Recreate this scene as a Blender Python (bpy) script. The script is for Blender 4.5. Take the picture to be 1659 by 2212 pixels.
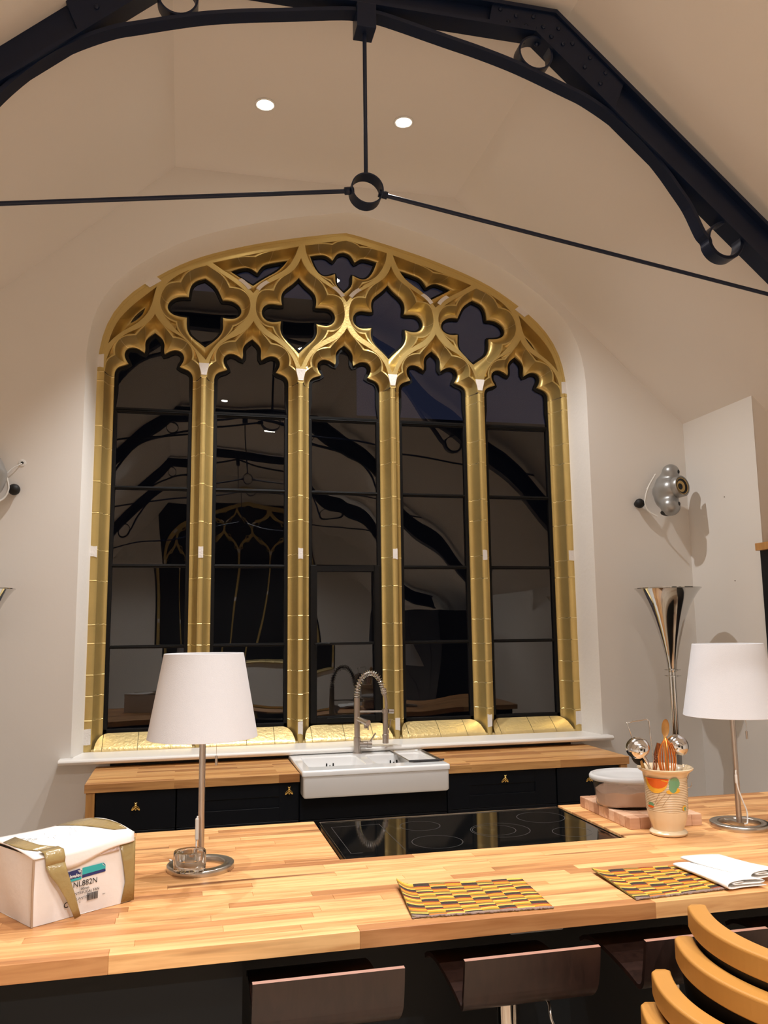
import bpy, bmesh, math, random, json
from mathutils import Vector, Matrix
from math import sin, cos, pi, hypot, sqrt

for o in list(bpy.data.objects): bpy.data.objects.remove(o, do_unlink=True)
random.seed(7)
SC = bpy.context.scene
COL = SC.collection

# ------------------------------------------------------------------ camera
F = 1806.74; YAW, PIT, ROL = .2351, .1398, -.0127
CAMP = Vector((0, -5.29, 1.68))
cy, sy, cp, sp, cr, sr = cos(YAW), sin(YAW), cos(PIT), sin(PIT), cos(ROL), sin(ROL)
fw = Vector((sy*cp, cy*cp, sp)); ri = Vector((cy, -sy, 0)); upv = ri.cross(fw)
cr_, cu_ = ri*cr + upv*sr, -ri*sr + upv*cr
cam = bpy.data.objects.new('camera', bpy.data.cameras.new('camera'))
COL.objects.link(cam)
M = Matrix((cr_, cu_, -fw)).transposed().to_4x4(); M.translation = CAMP
cam.matrix_world = M
cam.data.sensor_fit = 'HORIZONTAL'; cam.data.sensor_width = 36
cam.data.lens = F*36/1659
cam.data.clip_start = .05
SC.camera = cam

# ------------------------------------------------------------------ world, exposure
SC.view_settings.view_transform = 'Standard'
SC.view_settings.look = 'None'
SC.view_settings.exposure = 0.0
SC.view_settings.gamma = 1
SC.view_settings.use_curve_mapping = False
W = bpy.data.worlds.new('dusk'); SC.world = W; W.use_nodes = True
W.node_tree.nodes['Background'].inputs[0].default_value = (.011, .013, .028, 1)
W.node_tree.nodes['Background'].inputs[1].default_value = 1.0

# ------------------------------------------------------------------ ceiling spots (positions; the fittings are built further down)
WARM = (1, .995, .985)
ZC = 4.706            # flat ceiling
SPOTS = [  # x, y, power, tilt x (m at floor), tilt y, cone deg
    (.401, -.788, 255, -.25, -.05, 86), (1.229, -.794, 190, .45, -.05, 118),
    (.36, -2.75, 165, -.3, .1, 74), (1.20, -2.75, 165, .5, .1, 74),
    (.36, -4.9, 130, -.9, .9, 105), (1.20, -4.9, 130, .9, .9, 105),
    (.36, -6.9, 530, -.8, .4, 115), (1.20, -6.9, 530, .8, .4, 115),
    (.36, -8.9, 680, -.8, 0, 115), (1.20, -8.9, 680, .8, 0, 115)]

# ------------------------------------------------------------------ helpers
def new_mat(name): 
    m = bpy.data.materials.new(name); m.use_nodes = True
    return m, m.node_tree.nodes, m.node_tree.links, m.node_tree.nodes['Principled BSDF']
def mat(name, col, rough=.5, metal=0., bump=0., bscale=60., var=0., spec=.5, coat=0., vscale=4., trans=0., alpha=1., ior=1.45):
    m, N, L, b = new_mat(name)
    b.inputs['Base Color'].default_value = (*col, 1); b.inputs['Roughness'].default_value = rough
    b.inputs['Metallic'].default_value = metal; b.inputs['Specular IOR Level'].default_value = spec
    b.inputs['Coat Weight'].default_value = coat; b.inputs['Transmission Weight'].default_value = trans
    b.inputs['Alpha'].default_value = alpha; b.inputs['IOR'].default_value = ior
    tc = N.new('ShaderNodeTexCoord')
    if var:
        n = N.new('ShaderNodeTexNoise'); n.inputs['Scale'].default_value = vscale; n.inputs['Detail'].default_value = 4
        L.new(tc.outputs['Object'], n.inputs['Vector'])
        mx = N.new('ShaderNodeMix'); mx.data_type = 'RGBA'
        mx.inputs['A'].default_value = (*[c*(1-var) for c in col], 1); mx.inputs['B'].default_value = (*[min(1, c*(1+var)) for c in col], 1)
        L.new(n.outputs['Fac'], mx.inputs['Factor']); L.new(mx.outputs['Result'], b.inputs['Base Color'])
    if bump:
        n = N.new('ShaderNodeTexNoise'); n.inputs['Scale'].default_value = bscale; n.inputs['Detail'].default_value = 3
        L.new(tc.outputs['Object'], n.inputs['Vector'])
        bp = N.new('ShaderNodeBump'); bp.inputs['Strength'].default_value = bump; bp.inputs['Distance'].default_value = .01
        L.new(n.outputs['Fac'], bp.inputs['Height']); L.new(bp.outputs['Normal'], b.inputs['Normal'])
    return m
def emit_mat(name, col, s):
    m, N, L, b = new_mat(name); b.inputs['Base Color'].default_value = (*col, 1)
    b.inputs['Emission Color'].default_value = (*col, 1); b.inputs['Emission Strength'].default_value = s
    return m
def wood_mat(name, light, dark, knot, per_object=True, rough=.42, staves=None, axis='X', grain=1.0):
    m, N, L, b = new_mat(name); b.inputs['Roughness'].default_value = rough
    tc = N.new('ShaderNodeTexCoord'); mp = N.new('ShaderNodeMapping')
    L.new(tc.outputs['Object'], mp.inputs['Vector'])
    mp.inputs['Scale'].default_value = {'X': (1.6, 22, 22), 'Y': (22, 1.6, 22), 'Z': (22, 22, 1.6)}[axis]
    rnd = None
    if per_object:
        oi = N.new('ShaderNodeObjectInfo'); rnd = oi.outputs['Random']
    elif staves:
        br = N.new('ShaderNodeTexBrick'); br.inputs['Scale'].default_value = 1
        br.inputs['Brick Width'].default_value = staves[0]; br.inputs['Row Height'].default_value = staves[1]
        br.inputs['Mortar Size'].default_value = .0; br.offset = .37; br.offset_frequency = 3
        br.inputs['Color1'].default_value = (0, 0, 0, 1); br.inputs['Color2'].default_value = (1, 1, 1, 1)
        L.new(tc.outputs['Object'], br.inputs['Vector']); rnd = br.outputs['Color']
    if rnd:
        ad = N.new('ShaderNodeVectorMath'); ad.operation = 'MULTIPLY_ADD'
        L.new(rnd, ad.inputs[0]); ad.inputs[1].default_value = (37, 19, 53); L.new(tc.outputs['Object'], ad.inputs[2])
        L.new(ad.outputs[0], mp.inputs['Vector'])
    n = N.new('ShaderNodeTexNoise'); n.inputs['Scale'].default_value = 2.2; n.inputs['Detail'].default_value = 6; n.inputs['Distortion'].default_value = .6
    L.new(mp.outputs[0], n.inputs['Vector'])
    r1 = N.new('ShaderNodeValToRGB'); e = r1.color_ramp.elements
    e[0].position = .3; e[0].color = (*dark, 1); e[1].position = .62; e[1].color = (*light, 1)
    L.new(n.outputs['Fac'], r1.inputs['Fac'])
    out = r1.outputs['Color']
    if rnd:
        r2 = N.new('ShaderNodeValToRGB'); q = r2.color_ramp.elements
        q[0].position = 0; q[0].color = (.50, .36, .28, 1); q[1].position = 1; q[1].color = (1.08, 1.12, 1.12, 1)
        k = q.new(.25); k.color = (.80, .68, .58, 1); k = q.new(.5); k.color = (.96, .92, .88, 1)
        L.new(rnd, r2.inputs['Fac'])
        mx = N.new('ShaderNodeMix'); mx.data_type = 'RGBA'; mx.blend_type = 'MULTIPLY'; mx.inputs['Factor'].default_value = .85
        L.new(out, mx.inputs['A']); L.new(r2.outputs['Color'], mx.inputs['B']); out = mx.outputs['Result']
    n2 = N.new('ShaderNodeTexNoise'); n2.inputs['Scale'].default_value = .9; n2.inputs['Detail'].default_value = 2
    L.new(mp.outputs[0], n2.inputs['Vector'])
    r3 = N.new('ShaderNodeValToRGB'); q = r3.color_ramp.elements; q[0].position = .61; q[0].color = (0, 0, 0, 1); q[1].position = .76; q[1].color = (1, 1, 1, 1)
    L.new(n2.outputs['Fac'], r3.inputs['Fac'])
    mx2 = N.new('ShaderNodeMix'); mx2.data_type = 'RGBA'; L.new(r3.outputs['Color'], mx2.inputs['Factor'])
    L.new(out, mx2.inputs['A']); mx2.inputs['B'].default_value = (*knot, 1)
    L.new(mx2.outputs['Result'], b.inputs['Base Color'])
    bp = N.new('ShaderNodeBump'); bp.inputs['Strength'].default_value = .08*grain; bp.inputs['Distance'].default_value = .002
    L.new(n.outputs['Fac'], bp.inputs['Height']); L.new(bp.outputs['Normal'], b.inputs['Normal'])
    return m

def tag(o, label=None, cat=None, group=None, kind=None):
    if label: o['label'] = label
    if cat: o['category'] = cat
    if group: o['group'] = group
    if kind: o['kind'] = kind
    return o
def thing(name, label, cat, loc, group=None, kind=None):
    o = bpy.data.objects.new(name, None); COL.objects.link(o); o.location = loc
    o.empty_display_size = .05
    return tag(o, label, cat, group, kind)
def wloc(o):
    v = Vector((0, 0, 0))
    while o: v += Vector(o.location); o = o.parent
    return v
class G:
    def __init__(s): s.v = []; s.f = []; s.m = []; s.s = []; s.T = Matrix()
    def add(s, vs, fs, mi=0, sm=False):
        b = len(s.v); s.v += [tuple(s.T @ Vector(p)) for p in vs]
        for f in fs: s.f.append([b+i for i in f]); s.m.append(mi); s.s.append(sm)
        return s
    def box(s, x0, x1, y0, y1, z0, z1, mi=0):
        return s.add([(x0,y0,z0),(x1,y0,z0),(x1,y1,z0),(x0,y1,z0),(x0,y0,z1),(x1,y0,z1),(x1,y1,z1),(x0,y1,z1)],
            [(0,3,2,1),(4,5,6,7),(0,1,5,4),(1,2,6,5),(2,3,7,6),(3,0,4,7)], mi)
    def rings(s, R, closed=True, cap=True, mi=0, sm=True, loop=False):
        n = len(R[0]); vs = [p for r in R for p in r]; fs = []
        m = len(R)
        for i in range(m-1+(1 if loop else 0)):
            i2 = (i+1) % m
            for j in range(n if closed else n-1):
                k = (j+1) % n; fs.append((i*n+j, i*n+k, i2*n+k, i2*n+j))
        s.add(vs, fs, mi, sm)
        if cap and closed and not loop:
            s.add(R[0], [tuple(range(n))[::-1]], mi, False); s.add(R[-1], [tuple(range(n))], mi, False)
        return s
    def lathe(s, prof, c=(0,0,0), n=32, mi=0, sm=True, cap=True):
        return s.rings([[(c[0]+r*cos(2*pi*j/n), c[1]+r*sin(2*pi*j/n), c[2]+z) for j in range(n)] for r, z in prof], mi=mi, sm=sm, cap=cap)
    def tube(s, path, r, n=10, mi=0, cap=True, loop=False):
        P = [Vector(p) for p in path]; R = []; m = len(P)
        t0 = (P[1]-P[0]).normalized(); a = Vector((0,0,1)) if abs(t0.z) < .9 else Vector((1,0,0))
        u = t0.cross(a).normalized()
        for i in range(m):
            if loop: t = (P[(i+1) % m]-P[i-1]).normalized()
            else: t = (P[min(i+1,m-1)]-P[max(i-1,0)]).normalized()
            u = (u - t*u.dot(t)).normalized(); w = t.cross(u)
            rr = r[i] if isinstance(r, (list, tuple)) else r
            R.append([tuple(P[i]+u*rr*cos(2*pi*j/n)+w*rr*sin(2*pi*j/n)) for j in range(n)])
        return s.rings(R, mi=mi, cap=cap, loop=loop)
    def ell(s, c, r, n=20, mi=0):
        m = n//2; R = []
        for i in range(1, m):
            a = pi*i/m; R.append([(c[0]+r[0]*sin(a)*cos(2*pi*j/n), c[1]+r[1]*sin(a)*sin(2*pi*j/n), c[2]+r[2]*cos(a)) for j in range(n)])
        R = [[(c[0]+r[0]*.02*cos(2*pi*j/n), c[1]+r[1]*.02*sin(2*pi*j/n), c[2]+r[2]) for j in range(n)]] + R + [[(c[0]+r[0]*.02*cos(2*pi*j/n), c[1]+r[1]*.02*sin(2*pi*j/n), c[2]-r[2]) for j in range(n)]]
        return s.rings(R, mi=mi)
    def prism(s, poly, ax, a0, a1, mi=0, sm=False):   # poly of 2d points, extruded along axis ax
        def P(p, a): return {'x': (a, p[0], p[1]), 'y': (p[0], a, p[1]), 'z': (p[0], p[1], a)}[ax]
        n = len(poly)
        s.add([P(p, a0) for p in poly]+[P(p, a1) for p in poly], [(i, (i+1) % n, n+(i+1) % n, n+i) for i in range(n)], mi, sm)
        s.add([P(p, a0) for p in poly], [tuple(range(n))[::-1]], mi); s.add([P(p, a1) for p in poly], [tuple(range(n))], mi)
        return s
    def fill(s, loops, fn, mi=0):   # planar fill with holes; loops of 2d points, fn maps (a,b)->xyz
        bm = bmesh.new()
        for lp in loops:
            vs = [bm.verts.new((p[0], p[1], 0)) for p in lp]
            for i in range(len(vs)):
                try: bm.edges.new((vs[i], vs[(i+1) % len(vs)]))
                except ValueError: pass
        bmesh.ops.triangle_fill(bm, use_beauty=True, use_dissolve=False, edges=bm.edges[:], normal=(0,0,1))
        bm.verts.index_update()
        s.add([fn(v.co.x, v.co.y) for v in bm.verts], [[v.index for v in f.verts] for f in bm.faces], mi)
        bm.free(); return s
    def build(s, name, mats, parent=None, bevel=0, seg=2, kind=None, label=None, fixn=True, org=None, world=True):
        me = bpy.data.meshes.new(name)
        off = (wloc(parent) if parent else Vector(org or (0,0,0))) if world else Vector((0,0,0))
        me.from_pydata([tuple(Vector(p)-off) for p in s.v], [], s.f)
        mats = mats if isinstance(mats, (list, tuple)) else [mats]
        for m in mats: me.materials.append(m)
        me.polygons.foreach_set('material_index', s.m); me.polygons.foreach_set('use_smooth', s.s)
        if fixn:
            bm = bmesh.new(); bm.from_mesh(me); bmesh.ops.remove_doubles(bm, verts=bm.verts, dist=1e-6)
            bmesh.ops.recalc_face_normals(bm, faces=bm.faces); 
            for e in bm.edges:
                if len(e.link_faces) == 2 and e.calc_face_angle(0) > .9: e.smooth = False
            bm.to_mesh(me); bm.free()
        o = bpy.data.objects.new(name, me); COL.objects.link(o)
        if parent: o.parent = parent
        elif world: o.location = off
        if bevel:
            b = o.modifiers.new('bevel', 'BEVEL'); b.width = bevel; b.segments = seg; b.limit_method = 'ANGLE'; b.angle_limit = .6
        if kind: o['kind'] = kind
        if label: o['label'] = label
        return o
def rrect(x0, x1, y0, y1, r, n=5):
    P = []
    for cx, cy_, a in ((x1-r, y1-r, 0), (x0+r, y1-r, 90), (x0+r, y0+r, 180), (x1-r, y0+r, 270)):
        for i in range(n+1):
            t = math.radians(a+90*i/n); P.append((cx+r*cos(t), cy_+r*sin(t)))
    return P
def copy_tree(o, parent=None):
    c = o.copy(); COL.objects.link(c)
    if parent: c.parent = parent
    for ch in list(o.children): copy_tree(ch, c)
    return c
def text(name, s, size, mat_, parent, mtx, ext=.0002, bold=0):
    cu = bpy.data.curves.new(name, 'FONT'); cu.body = s; cu.size = size; cu.extrude = ext; cu.offset = bold
    t = bpy.data.objects.new(name, cu); COL.objects.link(t)
    dg = bpy.context.evaluated_depsgraph_get(); me = bpy.data.meshes.new_from_object(t.evaluated_get(dg)); bpy.data.objects.remove(t)
    me.materials.clear(); me.materials.append(mat_); me.transform(Matrix.Translation(-wloc(parent)) @ mtx)
    o = bpy.data.objects.new(name, me); COL.objects.link(o); o.parent = parent
    return o
def catmull(P, n=6):
    P = [Vector(p) for p in P]; Q = [P[0]*2-P[1]]+P+[P[-1]*2-P[-2]]; out = []
    for i in range(1, len(Q)-2):
        for k in range(n):
            t = k/n; a, b, c, d = Q[i-1], Q[i], Q[i+1], Q[i+2]
            out.append(.5*((2*b)+(c-a)*t+(2*a-5*b+4*c-d)*t*t+(3*b-a-3*c+d)*t**3))
    out.append(P[-1]); return out

# ------------------------------------------------------------------ materials
PLASTER = mat('plaster', (.80, .77, .73), .75, bump=.04, bscale=35, var=.02, vscale=1.2)
CEIL = mat('ceiling_paint', (.81, .775, .735), .8, bump=.05, bscale=25, var=.015, vscale=.8)
REVEAL = mat('reveal_paint', (.83, .80, .76), .7, bump=.15, bscale=30, var=.03)
SILLW = mat('gloss_white', (.86, .84, .81), .3, spec=.5)
GOLD = mat('gold_leaf_paint', (.65, .49, .19), .36, metal=.72, bump=.12, bscale=60, var=.10, vscale=9)
GOLD2 = mat('bright_gold_joint', (.95, .80, .42), .3, metal=.8)
GOLDS = mat('gold_sill_paint', (.80, .63, .30), .38, metal=.6, bump=.3, bscale=45, var=.12, vscale=8)
BARE = mat('bare_white_stone', (.78, .74, .70), .8, bump=.3, bscale=80)
STEEL_B = mat('black_steel', (.004, .004, .0045), .5, spec=.25)
NAVY = mat('navy_gloss_paint', (.0040, .0105, .034), .38, spec=.4, var=.1)
CABB = mat('blue_black_cabinet', (.0022, .0038, .007), .45, spec=.35, bump=.05, bscale=40, var=.15)
CABG = mat('island_dark_panel', (.004, .005, .0058), .55, spec=.3)
CHROME = mat('chrome', (.62, .615, .60), .08, metal=1)
BRUSH = mat('brushed_steel', (.56, .52, .47), .3, metal=1, bump=.05, bscale=200)
BRUSHD = mat('brushed_nickel', (.50, .45, .41), .33, metal=1)
CERAMIC = mat('white_ceramic', (.88, .88, .88), .12, coat=.5)
BLACK = mat('black_matt', (.008, .008, .008), .6)
HOBG = mat('black_hob_glass', (.004, .004, .004), .04, spec=.8)
BRASS = mat('polished_brass', (.92, .66, .22), .22, metal=1)
FABRIC = mat('white_lamp_fabric', (.70, .70, .73), .9, bump=.1, bscale=400)
GLASSM = mat('clear_glass', (.97, .97, .96), .02, trans=1, ior=1.5)
SILVER = mat('silver_speaker_paint', (.36, .36, .355), .36, metal=.6)
WHITEP = mat('white_plastic', (.8, .8, .78), .4)
WOOD_I = wood_mat('oiled_beech_staves', (.80, .455, .195), (.58, .275, .10), (.20, .075, .025))
WOOD_B = wood_mat('oiled_counter_wood', (.66, .36, .135), (.50, .245, .085), (.25, .10, .035), per_object=False, staves=(.55, .042))
WOOD_P = wood_mat('oak_panel_wood', (.55, .28, .09), (.42, .20, .06), (.25, .1, .03), per_object=False, axis='Z')
CHAIRW = mat('honey_chair_wood', (.47, .215, .045), .42, var=.08, vscale=6)
CHAIRD = mat('dark_chair_back', (.010, .007, .005), .5)
WENGE = wood_mat('wenge_ply', (.026, .012, .009), (.015, .007, .0055), (.008, .004, .003), per_object=False, rough=.32, axis='Z')
PLYEDGE = mat('ply_edge', (.34, .17, .12), .5)
ENDG = wood_mat('end_grain_maple', (.78, .52, .36), (.64, .38, .25), (.45, .22, .12))
FLOORM = wood_mat('pale_floor_boards', (.58, .44, .31), (.45, .32, .21), (.25, .16, .10), per_object=False, staves=(1.8, .14), axis='X')  # unseen floor, its pale tone chosen to bounce light up to the ceiling
def window_glass():
    m, N, L, b = new_mat('window_glass'); N.remove(b)
    out = N['Material Output']; tr = N.new('ShaderNodeBsdfTransparent'); gl = N.new('ShaderNodeBsdfGlossy'); mx = N.new('ShaderNodeMixShader')
    gl.inputs['Roughness'].default_value = .0; fr = N.new('ShaderNodeFresnel'); fr.inputs['IOR'].default_value = 1.85
    tc = N.new('ShaderNodeTexCoord'); n = N.new('ShaderNodeTexNoise'); n.inputs['Scale'].default_value = 1.5; n.inputs['Detail'].default_value = 0
    mp = N.new('ShaderNodeMapping'); mp.inputs['Scale'].default_value = (1.6, 1, .8); L.new(tc.outputs['Object'], mp.inputs['Vector']); L.new(mp.outputs[0], n.inputs['Vector'])
    bp = N.new('ShaderNodeBump'); bp.inputs['Strength'].default_value = .55; bp.inputs['Distance'].default_value = .012
    L.new(n.outputs['Fac'], bp.inputs['Height']); L.new(bp.outputs['Normal'], gl.inputs['Normal'])
    tr.inputs['Color'].default_value = (.85, .87, .86, 1)
    L.new(fr.outputs[0], mx.inputs[0]); L.new(tr.outputs[0], mx.inputs[1]); L.new(gl.outputs[0], mx.inputs[2]); L.new(mx.outputs[0], out.inputs['Surface'])
    return m
PANE = window_glass()

# ================================================================== SETTING
XC = 1.071            # window centre
EAVX, EAVZ = 3.52, 3.14
FR, FL = 1.811, -.1105
ELX = FL-(EAVX-FR)    # left bay wall
SL = (ZC-EAVZ)/(EAVX-FR)
RX, LX = 4.55, FL-(4.55-FR)
RZ = ZC-SL*(RX-FR)
BAY, BK = -.765, -11.5
def struct(g, name, m, **k): return g.build(name, m, kind='structure', **k)
g = G(); g.box(LX-.3, RX+.3, BK-.3, .9, -.12, 0); struct(g, 'floor', FLOORM)
g = G()
g.box(FL, FR, BK-.2, 0, ZC, ZC+.15)
for s_, x0, x1 in ((1, FR, RX), (-1, FL, LX)):
    g.add([(x0, BK-.2, ZC), (x0, .0, ZC), (x1, .0, RZ), (x1, BK-.2, RZ), (x0, BK-.2, ZC+.15), (x0, .0, ZC+.15), (x1, .0, RZ+.15), (x1, BK-.2, RZ+.15)],
          [(0,1,2,3), (4,5,6,7), (0,1,5,4), (1,2,6,5), (2,3,7,6), (3,0,4,7)])
struct(g, 'ceiling', CEIL, fixn=False)

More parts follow.
